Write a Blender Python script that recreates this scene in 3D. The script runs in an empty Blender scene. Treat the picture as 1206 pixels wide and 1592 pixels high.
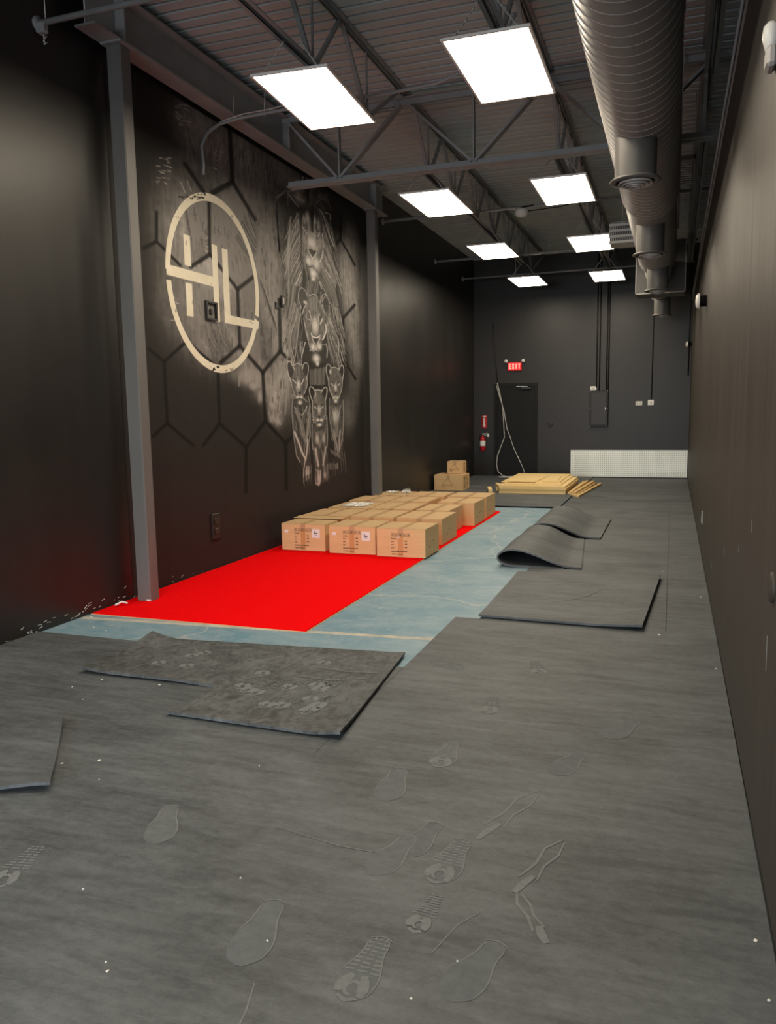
import bpy, math, random
import numpy as np
from mathutils import Vector, Matrix

# ------------------------------------------------------------------ camera, world, light, exposure
scene = bpy.context.scene
COL = scene.collection
PI = math.pi
cam_d = bpy.data.cameras.new('camera'); cam = bpy.data.objects.new('camera', cam_d); COL.objects.link(cam)
yaw, pitch, roll = -0.342603, -0.127060, -0.0167128
_w = Vector((math.sin(yaw)*math.cos(pitch), math.cos(yaw)*math.cos(pitch), math.sin(pitch)))
_r0 = Vector((math.cos(yaw), -math.sin(yaw), 0)); _u0 = _r0.cross(_w)
_r = _r0*math.cos(roll) + _u0*math.sin(roll); _u = -_r0*math.sin(roll) + _u0*math.cos(roll)
cam.matrix_world = Matrix(((_r.x, _u.x, -_w.x, 0), (_r.y, _u.y, -_w.y, 0), (_r.z, _u.z, -_w.z, 1.58), (0, 0, 0, 1)))
cam_d.sensor_fit = 'HORIZONTAL'; cam_d.sensor_width = 36; cam_d.lens = 1242.08/1206*36
cam_d.clip_start = 0.05; cam_d.clip_end = 200
scene.camera = cam

world = bpy.data.worlds.new('world'); scene.world = world; world.use_nodes = True
world.node_tree.nodes['Background'].inputs[0].default_value = (0.75, 0.87, 1.0, 1)
world.node_tree.nodes['Background'].inputs[1].default_value = 1.0
# bright daylight outside, coming in through the open storefront behind the camera
ld = bpy.data.lights.new('storefront_daylight', 'AREA'); ld.shape = 'RECTANGLE'; ld.size = 9.0; ld.size_y = 4.6
ld.energy = 1550; ld.color = (0.91, 0.96, 1.0)
lo = bpy.data.objects.new('storefront_daylight', ld); COL.objects.link(lo)
lo.location = (-2.6, -8.5, 2.4); lo.rotation_euler = (math.radians(90), 0, 0)
PANEL_STRENGTH = 22.0
PANEL_COLOR = (1.0, 0.865, 0.67, 1)
scene.view_settings.view_transform = 'Standard'; scene.view_settings.look = 'None'
scene.view_settings.exposure = 0.0; scene.view_settings.gamma = 1.0
scene.view_settings.use_curve_mapping = False

# ------------------------------------------------------------------ helpers
def tag(o, label=None, cat=None, group=None, kind=None):
    if label: o['label'] = label
    if cat: o['category'] = cat
    if group: o['group'] = group
    if kind: o['kind'] = kind
    return o
def wloc(o):
    p = Vector((0, 0, 0))
    while o: p += o.location; o = o.parent
    return p
def empty(name, loc, label, cat, group=None):
    o = bpy.data.objects.new(name, None); COL.objects.link(o); o.location = loc; o.empty_display_size = 0.1
    return tag(o, label, cat, group)
class MB:
    """collects shapes in world coordinates, builds them as ONE mesh object"""
    def __init__(s): s.v = []; s.f = []; s.sm = []
    def add(s, vs, fs, smooth=False):
        b = len(s.v); s.v += [tuple(p) for p in vs]; s.f += [tuple(b+i for i in f) for f in fs]; s.sm += [smooth]*len(fs); return s
    def box(s, x0, x1, y0, y1, z0, z1):
        return s.add([(x0,y0,z0),(x1,y0,z0),(x1,y1,z0),(x0,y1,z0),(x0,y0,z1),(x1,y0,z1),(x1,y1,z1),(x0,y1,z1)],
                     [(0,3,2,1),(4,5,6,7),(0,1,5,4),(1,2,6,5),(2,3,7,6),(3,0,4,7)])
    def bev(s, x0, x1, y0, y1, z0, z1, b):
        """box with chamfered edges"""
        X=(x0,x0+b,x1-b,x1); Y=(y0,y0+b,y1-b,y1); Z=(z0,z0+b,z1-b,z1); vs=[]; idx={}
        def V(i,j,k):
            if (i,j,k) not in idx: idx[(i,j,k)]=len(vs); vs.append((X[i],Y[j],Z[k]))
            return idx[(i,j,k)]
        fs=[(V(1,1,3),V(2,1,3),V(2,2,3),V(1,2,3)),(V(1,1,0),V(1,2,0),V(2,2,0),V(2,1,0)),(V(1,0,1),V(2,0,1),V(2,0,2),V(1,0,2)),(V(1,3,1),V(1,3,2),V(2,3,2),V(2,3,1)),
            (V(0,1,1),V(0,1,2),V(0,2,2),V(0,2,1)),(V(3,1,1),V(3,2,1),V(3,2,2),V(3,1,2))]
        fs+=[(V(1,0,2),V(2,0,2),V(2,1,3),V(1,1,3)),(V(1,2,3),V(2,2,3),V(2,3,2),V(1,3,2)),(V(0,1,2),V(1,1,3),V(1,2,3),V(0,2,2)),(V(2,1,3),V(3,1,2),V(3,2,2),V(2,2,3)),
             (V(1,0,1),V(1,1,0),V(2,1,0),V(2,0,1)),(V(1,2,0),V(1,3,1),V(2,3,1),V(2,2,0)),(V(0,1,1),V(0,2,1),V(1,2,0),V(1,1,0)),(V(3,1,1),V(2,1,0),V(2,2,0),V(3,2,1)),
             (V(0,1,1),V(1,0,1),V(1,0,2),V(0,1,2)),(V(3,1,1),V(3,1,2),V(2,0,2),V(2,0,1)),(V(0,2,1),V(0,2,2),V(1,3,2),V(1,3,1)),(V(3,2,1),V(2,3,1),V(2,3,2),V(3,2,2)),
             (V(0,1,2),V(1,0,2),V(1,1,3)),(V(3,1,2),V(2,1,3),V(2,0,2)),(V(0,2,2),V(1,2,3),V(1,3,2)),(V(3,2,2),V(2,3,2),V(2,2,3)),
             (V(0,1,1),V(1,1,0),V(1,0,1)),(V(3,1,1),V(2,0,1),V(2,1,0)),(V(0,2,1),V(1,3,1),V(1,2,0)),(V(3,2,1),V(2,2,0),V(2,3,1))]
        return s.add(vs,fs)
    def bar(s, p, q, w, h=None, up=(0,0,1)):
        """rectangular bar from p to q, w across, h along 'up'"""
        h = h or w; p=Vector(p); q=Vector(q); d=(q-p).normalized(); u=Vector(up)
        if abs(d.dot(u))>0.98: u=Vector((0,1,0))
        sd=d.cross(u).normalized(); u=sd.cross(d).normalized(); vs=[]
        for c in (p,q):
            for a,b in ((-1,-1),(1,-1),(1,1),(-1,1)): vs.append(c+sd*a*w/2+u*b*h/2)
        return s.add(vs,[(0,1,2,3),(7,6,5,4),(0,4,5,1),(1,5,6,2),(2,6,7,3),(3,7,4,0)])
    def tube(s, pts, r, n=8, smooth=True):
        pts=[Vector(p) for p in pts]; vs=[]; fs=[]; prev=None
        for i,p in enumerate(pts):
            d=(pts[min(i+1,len(pts)-1)]-pts[max(i-1,0)]).normalized()
            a = prev if prev is not None else (Vector((0,0,1)) if abs(d.z)<0.9 else Vector((0,1,0)))
            sd=(a-d*a.dot(d)).normalized(); prev=sd; u=d.cross(sd)
            for k in range(n):
                t=2*PI*k/n; vs.append(p+(sd*math.cos(t)+u*math.sin(t))*(r[i] if isinstance(r,(list,tuple)) else r))
        for i in range(len(pts)-1):
            for k in range(n): fs.append((i*n+k,i*n+(k+1)%n,(i+1)*n+(k+1)%n,(i+1)*n+k))
        s.add(vs,fs,smooth); b=len(s.v)-len(vs)
        s.f.append(tuple(b+k for k in reversed(range(n)))); s.f.append(tuple(b+(len(pts)-1)*n+k for k in range(n))); s.sm+=[False,False]
        return s
    def lathe(s, c, prof, n=24, axis='Z', smooth=True):
        """prof = [(radius, height)...] around axis through c"""
        vs=[];fs=[];c=Vector(c)
        for r,h in prof:
            for k in range(n):
                t=2*PI*k/n; a,b=r*math.cos(t),r*math.sin(t)
                vs.append(c+(Vector((a,b,h)) if axis=='Z' else Vector((a,h,b)) if axis=='Y' else Vector((h,a,b))))
        for i in range(len(prof)-1):
            for k in range(n): fs.append((i*n+k,i*n+(k+1)%n,(i+1)*n+(k+1)%n,(i+1)*n+k))
        return s.add(vs,fs,smooth)
    def prism(s, pts, z0, z1, axis='Z'):
        """polygon (a,b) extruded along axis from z0 to z1"""
        n=len(pts)
        def m(a,b,h): return (a,b,h) if axis=='Z' else (h,a,b) if axis=='X' else (a,h,b)
        vs=[m(a,b,z0) for a,b in pts]+[m(a,b,z1) for a,b in pts]
        return s.add(vs,[tuple(reversed(range(n))),tuple(range(n,2*n))]+[(i,(i+1)%n,n+(i+1)%n,n+i) for i in range(n)])
    def build(s, name, mat, parent=None, **kw):
        me=bpy.data.meshes.new(name); off=wloc(parent) if parent else Vector((0,0,0)); own=kw.get('origin')
        o=bpy.data.objects.new(name,me); COL.objects.link(o)
        if parent: o.parent=parent
        elif own: o.location=own; off=Vector(own)
        me.from_pydata([(x-off.x,y-off.y,z-off.z) for x,y,z in s.v],[],s.f); me.polygons.foreach_set('use_smooth',s.sm)
        me.materials.append(mat); me.update()
        if kw.get('fix',True):
            import bmesh
            bm=bmesh.new(); bm.from_mesh(me); bmesh.ops.recalc_face_normals(bm,faces=bm.faces); bm.to_mesh(me); bm.free()
        return tag(o,kw.get('label'),kw.get('cat'),kw.get('group'),kw.get('kind'))
def copy_tree(o, parent=None, loc=None):
    c=o.copy(); COL.objects.link(c)
    if parent: c.parent=parent
    if loc is not None: c.location=loc
    for ch in [x for x in bpy.data.objects if x.parent==o]: copy_tree(ch,c)
    return c
def rgb(h):  # sRGB 0-255 tuple -> linear
    return tuple(((c/255)/12.92 if c/255<=.04045 else ((c/255+.055)/1.055)**2.4) for c in h)+(1,)

# ------------------------------------------------------------------ materials
def mat(name, c0, c1=None, rough=.6, metal=0, scale=(4,4,4), bump=0, detail=4, spec=.5, lo=.35, hi=.65, rvar=0, bscale=None, speck=None, sheen=0):
    m=bpy.data.materials.new(name); m.use_nodes=True; nt=m.node_tree; N=nt.nodes; Lk=nt.links; b=N['Principled BSDF']
    b.inputs['Roughness'].default_value=rough; b.inputs['Metallic'].default_value=metal; b.inputs['Specular IOR Level'].default_value=spec
    c0=tuple(c0)+((1,) if len(c0)==3 else ()); b.inputs['Base Color'].default_value=c0
    if c1 is not None or bump:
        tc=N.new('ShaderNodeTexCoord'); mp=N.new('ShaderNodeMapping'); mp.inputs['Scale'].default_value=scale; Lk.new(tc.outputs['Object'],mp.inputs['Vector'])
        nz=N.new('ShaderNodeTexNoise'); nz.inputs['Scale'].default_value=1; nz.inputs['Detail'].default_value=detail; nz.inputs['Roughness'].default_value=.6; Lk.new(mp.outputs[0],nz.inputs['Vector'])
        if c1 is not None:
            c1=tuple(c1)+((1,) if len(c1)==3 else ())
            cr=N.new('ShaderNodeValToRGB'); cr.color_ramp.elements[0].position=lo; cr.color_ramp.elements[1].position=hi
            cr.color_ramp.elements[0].color=c0; cr.color_ramp.elements[1].color=c1; Lk.new(nz.outputs['Fac'],cr.inputs[0]); out=cr.outputs[0]
            if speck:
                n2=N.new('ShaderNodeTexNoise'); n2.inputs['Scale'].default_value=speck[0]; n2.inputs['Detail'].default_value=6; Lk.new(tc.outputs['Object'],n2.inputs['Vector'])
                r2=N.new('ShaderNodeValToRGB'); r2.color_ramp.elements[0].position=speck[1]; r2.color_ramp.elements[1].position=speck[2]; Lk.new(n2.outputs['Fac'],r2.inputs[0])
                mx=N.new('ShaderNodeMix'); mx.data_type='RGBA'; Lk.new(r2.outputs[0],mx.inputs[0]); Lk.new(out,mx.inputs[6]); mx.inputs[7].default_value=tuple(speck[3])+(1,); out=mx.outputs[2]
            Lk.new(out,b.inputs['Base Color'])
        if rvar:
            mr=N.new('ShaderNodeMapRange'); mr.inputs[1].default_value=.3; mr.inputs[2].default_value=.7; mr.inputs[3].default_value=rough-rvar; mr.inputs[4].default_value=rough+rvar
            Lk.new(nz.outputs['Fac'],mr.inputs[0]); Lk.new(mr.outputs[0],b.inputs['Roughness'])
        if bump:
            src=nz
            if bscale:
                mp2=N.new('ShaderNodeMapping'); mp2.inputs['Scale'].default_value=bscale; Lk.new(tc.outputs['Object'],mp2.inputs['Vector'])
                src=N.new('ShaderNodeTexNoise'); src.inputs['Scale'].default_value=1; src.inputs['Detail'].default_value=5; Lk.new(mp2.outputs[0],src.inputs['Vector'])
            bp=N.new('ShaderNodeBump'); bp.inputs['Strength'].default_value=bump; bp.inputs['Distance'].default_value=.01; Lk.new(src.outputs['Fac'],bp.inputs['Height']); Lk.new(bp.outputs[0],b.inputs['Normal'])
    return m
def emis(name,c,s):
    m=bpy.data.materials.new(name); m.use_nodes=True; b=m.node_tree.nodes['Principled BSDF']
    b.inputs['Base Color'].default_value=tuple(c[:3])+(1,); b.inputs['Emission Color'].default_value=tuple(c[:3])+(1,); b.inputs['Emission Strength'].default_value=s; return m
M={}
M['wall']=mat('black_wall_paint',(.0125,.0115,.0105),(.017,.0155,.0145),rough=.42,scale=(2,2,.8),bump=.03,rvar=.02,bscale=(60,60,25),spec=.5)
M['wallb']=mat('warm_black_wall_paint',(.0105,.0085,.0066),(.0135,.011,.0086),rough=.42,scale=(2,.8,2),bump=.03,bscale=(60,60,25),spec=.5)
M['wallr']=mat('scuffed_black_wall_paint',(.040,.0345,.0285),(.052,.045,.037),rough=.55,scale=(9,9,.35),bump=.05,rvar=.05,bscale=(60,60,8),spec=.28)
M['steel']=mat('dark_grey_steel_paint',(.25,.26,.265),(.29,.30,.305),rough=.5,scale=(3,3,3),bump=.05)
M['truss']=mat('grey_brown_steel_paint',(.26,.27,.275),(.30,.31,.315),rough=.5,scale=(5,5,5))
M['column']=mat('mid_grey_column_paint',(.125,.122,.118),(.145,.142,.137),rough=.45,scale=(6,6,1.2),bump=.05)
M['deck']=mat('dark_deck_paint',(.42,.47,.49),(.50,.55,.57),rough=.55,scale=(.8,6,6))
M['duct']=mat('charcoal_duct_paint',(.23,.23,.23),(.26,.26,.26),rough=.42,scale=(3,1.5,3))
M['collar']=mat('collar_grey_paint',(.085,.082,.078),(.10,.096,.09),rough=.45)
M['seam']=mat('duct_seam_edge',(.38,.365,.35),rough=.3)
M['black']=mat('matte_black_paint',(.012,.012,.012),rough=.5)
M['blackgloss']=mat('satin_black_metal',(.015,.015,.015),rough=.3)
M['white']=mat('white_plastic',(.75,.74,.70),rough=.4)
M['offwhite']=mat('heater_enamel',(.42,.41,.38),rough=.4)
M['frame']=mat('panel_frame_enamel',(.85,.83,.78),rough=.4)
M['diff']=emis('lit_panel_diffuser',PANEL_COLOR,PANEL_STRENGTH)
M['chain']=mat('chain_zinc',(.62,.60,.56),rough=.4,metal=.3)
M['mat']=mat('black_rubber_mat',(.072,.076,.075),(.118,.123,.121),rough=.62,scale=(1.3,5.5,3),bump=.25,detail=8,lo=.32,hi=.72,bscale=(120,160,60),speck=(900,.70,.74,(.26,.26,.25)))
M['gapshade']=mat('gap_shade_rubber',(.03,.03,.032),(.045,.045,.046),rough=.7,scale=(5,5,5))  # darker rubber, stands in for the shade under a mat edge
M['mattop']=mat('dusty_rubber_mat',(.05,.05,.048),(.115,.116,.111),rough=.6,scale=(9,5,3),bump=.3,detail=9,lo=.38,hi=.72,bscale=(140,140,60))
M['dust']=mat('pale_dust_print',(.165,.178,.182),(.135,.147,.152),rough=.8,scale=(60,60,60))
M['dustfaint']=mat('faint_dust_film',(.112,.124,.131),(.090,.100,.107),rough=.8,scale=(30,30,30))
M['scratch']=mat('pale_scratch',(.24,.24,.235),rough=.8)
M['conc']=mat('worn_blue_grey_concrete',(.155,.265,.305),(.25,.32,.335),rough=.45,scale=(1.6,2.2,1),bump=.1,detail=9,lo=.35,hi=.68,speck=(3.2,.60,.68,(.42,.44,.41)))
M['joint']=mat('concrete_joint_filler',(.52,.48,.40),(.33,.34,.31),rough=.8,scale=(8,8,8))
M['red']=mat('red_carpet_pile',(.80,.002,.004),(.88,.004,.006),rough=.95,scale=(60,60,60),bump=.35,spec=.02)
M['backing']=mat('carpet_backing',(.62,.50,.28),rough=.9)
M['card']=mat('cardboard',(.66,.43,.215),(.72,.48,.245),rough=.75,scale=(2,2,14),spec=.2)
M['cardtop']=mat('cardboard_lid',(.50,.34,.18),(.56,.385,.21),rough=.7,scale=(3,3,3),spec=.25)
M['tape']=mat('brown_packing_tape',(.56,.30,.12),rough=.3)
M['cleartape']=mat('clear_packing_tape',(.49,.32,.165),rough=.35)
M['ink']=mat('dark_brown_ink',(.10,.055,.03),rough=.7)
M['paper']=mat('white_label_paper',(.78,.77,.74),rough=.6)
M['plastic']=mat('crumpled_plastic_film',(.62,.60,.55),(.78,.77,.74),rough=.2,scale=(30,30,30),bump=.6)
M['ply']=mat('plywood_face',(.78,.57,.25),(.86,.66,.33),rough=.65,scale=(1.2,14,14))
M['plyedge']=mat('plywood_edge',(.56,.37,.15),(.70,.50,.23),rough=.7,scale=(3,3,90))
M['dooredge']=mat('door_paint',(.006,.006,.0055),(.008,.008,.0075),rough=.5,spec=.25,scale=(2,2,2))
M['redp']=mat('extinguisher_red',(.42,.012,.02),rough=.3)
M['redsign']=mat('red_sign',(.45,.02,.03),rough=.5)
M['exit']=emis('lit_exit_face',(.75,.02,.02),.75)
M['exitl']=emis('lit_exit_letters',(1,.38,.32),1.0)
M['metal']=mat('stainless_sheet',(.90,.93,.86),(.95,.97,.92),rough=.4,metal=.2,scale=(2,2,2))
M['dimple']=mat('dimple_metal',(.62,.64,.56),rough=.3,metal=.6)
M['cable']=mat('white_cable',(.60,.60,.57),rough=.5)
M['glass']=mat('lamp_lens',(.8,.8,.76),rough=.15)
M['cream']=mat('cream_logo_paint',(.76,.71,.55),(.84,.79,.63),rough=.6,scale=(5,5,5),speck=(9,.66,.70,(.40,.36,.28)))
M['chipm']=mat('white_paint_chip',(.72,.71,.67),rough=.7)

def layered(name,dark,light,layers,rough,bump,cracks=None,spots=None):
    """dark/light mix driven by a weighted sum of stretched noises"""
    m=bpy.data.materials.new(name); m.use_nodes=True; nt=m.node_tree; N=nt.nodes; K=nt.links; p=N['Principled BSDF']; tc=N.new('ShaderNodeTexCoord'); gm=N.new('ShaderNodeNewGeometry'); acc=None
    for sc,w,det,dist in layers:
        mp=N.new('ShaderNodeMapping'); mp.inputs['Scale'].default_value=sc; K.new(gm.outputs['Position'],mp.inputs['Vector'])
        nz=N.new('ShaderNodeTexNoise'); nz.inputs['Scale'].default_value=1; nz.inputs['Detail'].default_value=det; nz.inputs['Roughness'].default_value=.62; nz.inputs['Distortion'].default_value=dist; K.new(mp.outputs[0],nz.inputs['Vector'])
        ma=N.new('ShaderNodeMath'); ma.operation='MULTIPLY_ADD'; K.new(nz.outputs['Fac'],ma.inputs[0]); ma.inputs[1].default_value=w
        if acc: K.new(acc,ma.inputs[2])
        else: ma.inputs[2].default_value=0
        acc=ma.outputs[0]
    mr=N.new('ShaderNodeMapRange'); tot=sum(l[1] for l in layers); mr.inputs[1].default_value=tot*.40; mr.inputs[2].default_value=tot*.62; K.new(acc,mr.inputs[0])
    mx=N.new('ShaderNodeMix'); mx.data_type='RGBA'; K.new(mr.outputs[0],mx.inputs[0]); mx.inputs[6].default_value=dark+(1,); mx.inputs[7].default_value=light+(1,); out=mx.outputs[2]
    if cracks:
        nd=N.new('ShaderNodeTexNoise'); nd.inputs['Scale'].default_value=2.2; nd.inputs['Detail'].default_value=5; K.new(gm.outputs['Position'],nd.inputs['Vector'])
        va=N.new('ShaderNodeVectorMath'); va.operation='MULTIPLY_ADD'; K.new(nd.outputs['Color'],va.inputs[0]); va.inputs[1].default_value=(.7,.7,.7); K.new(gm.outputs['Position'],va.inputs[2])
        vo=N.new('ShaderNodeTexVoronoi'); vo.feature='DISTANCE_TO_EDGE'; vo.inputs['Scale'].default_value=cracks[0]; K.new(va.outputs[0],vo.inputs['Vector'])
        cr=N.new('ShaderNodeMapRange'); cr.inputs[1].default_value=0; cr.inputs[2].default_value=cracks[1]; cr.inputs[3].default_value=cracks[2]; cr.inputs[4].default_value=0; K.new(vo.outputs['Distance'],cr.inputs[0])
        m2=N.new('ShaderNodeMix'); m2.data_type='RGBA'; K.new(cr.outputs[0],m2.inputs[0]); K.new(out,m2.inputs[6]); m2.inputs[7].default_value=cracks[3]+(1,); out=m2.outputs[2]
    if spots:
        ns=N.new('ShaderNodeTexNoise'); ns.inputs['Scale'].default_value=spots[0]; ns.inputs['Detail'].default_value=2; K.new(gm.outputs['Position'],ns.inputs['Vector'])
        sr=N.new('ShaderNodeMapRange'); sr.inputs[1].default_value=spots[1]; sr.inputs[2].default_value=spots[1]+.03; K.new(ns.outputs['Fac'],sr.inputs[0])
        m3=N.new('ShaderNodeMix'); m3.data_type='RGBA'; K.new(sr.outputs[0],m3.inputs[0]); K.new(out,m3.inputs[6]); m3.inputs[7].default_value=spots[2]+(1,); out=m3.outputs[2]
    K.new(out,p.inputs['Base Color']); p.inputs['Roughness'].default_value=rough
    bp=N.new('ShaderNodeBump'); bp.inputs['Strength'].default_value=bump; bp.inputs['Distance'].default_value=.004; K.new(acc,bp.inputs['Height']); K.new(bp.outputs[0],p.inputs['Normal'])
    return m
M['mat']=layered('black_rubber_mat',(.042,.0485,.0525),(.117,.131,.140),[((1.1,2.2,1),.8,4,.6),((3.0,16,3),.75,7,.4),((22,34,10),.45,5,0),((90,150,60),.3,3,0)],.62,.35,spots=(260,.735,(.3,.3,.29)))
M['mattop']=layered('dusty_rubber_mat',(.033,.037,.039),(.125,.137,.143),[((2.5,3,1),.6,5,1.2),((11,7,3),.9,6,1.8),((45,40,20),.5,5,.5)],.6,.4)
M['conc']=layered('worn_blue_grey_concrete',(.125,.25,.33),(.28,.37,.42),[((1.3,1.6,1),.9,6,1.0),((5,9,2),.7,7,1.2),((26,40,10),.5,5,.3)],.5,.2,cracks=(.55,.012,.8,(.40,.43,.42)),spots=(14,.70,(.38,.41,.40)))

XL,XR,YB,ZC=-4.35,.32,18.24,4.90
# ------------------------------------------------------------------ the setting
MB().box(-4.6,.9,-2.3,YB+.2,-.15,0).build('floor',M['conc'],kind='structure')
fl=bpy.data.objects['floor']
# worn control joint across the slab and cracks
MB().prism([(-4.34,4.93),(-1.5,5.13),(-1.5,5.19),(-4.34,4.99)],.0002,.0012).build('joint_filler',M['joint'],fl)
MB().box(XL-.2,XL,-2.3,YB+.2,0,5.1).build('wall_left',M['wall'],kind='structure')
MB().box(XL-.2,.9,YB,YB+.2,0,5.1).build('wall_back',M['wallb'],kind='structure')
mb=MB(); mb.box(XR,.9,-2.3,YB,0,3.74); mb.box(XR+.12,.9,-2.3,YB,3.74,5.1); wr=mb.build('wall_right',M['wallr'],kind='structure')
mb=MB(); mb.box(XL,-4.15,-2.2,-2.0,0,5.1); mb.box(-.45,.9,-2.2,-2.0,0,5.1); mb.box(-4.15,-.45,-2.2,-2.0,2.9,5.1); mb.build('wall_front',M['wall'],kind='structure')
# storefront frame in the opening behind the camera
mb=MB()
for x in (-4.12,-2.9,-1.7,-.48): mb.box(x-.03,x+.03,-2.15,-2.05,0,2.9)
mb.box(-4.15,-.45,-2.15,-2.05,2.84,2.9); mb.box(-4.15,-.45,-2.15,-2.05,0,.08)
mb.build('window_1',M['blackgloss'],kind='structure')
# corrugated roof deck
pr=[];y=-2.3
while y<YB+.2: pr+=[(y,ZC),(y+.108,ZC),(y+.118,ZC+.046),(y+.144,ZC+.046)]; y+=.154
pr+=[(y,ZC),(y,ZC+.14),(-2.3,ZC+.14)]
mb=MB(); n=len(pr)
lowers=pr[:-2]; vs=[(XL-.2,a,b) for a,b in lowers]+[(.9,a,b) for a,b in lowers]; k=len(lowers)
mb.add(vs,[(i,k+i,k+i+1,i+1) for i in range(k-1)]); mb.box(XL-.2,.9,-2.3,YB+.2,ZC+.06,ZC+.2)
mb.build('ceiling',M['deck'],kind='structure',fix=False)
# conduit-like ledge lip along the top of the furred right wall
MB().box(XR-.012,XR+.12,-2.0,YB,3.735,3.75).build('trim_1',M['truss'],kind='structure')
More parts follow.
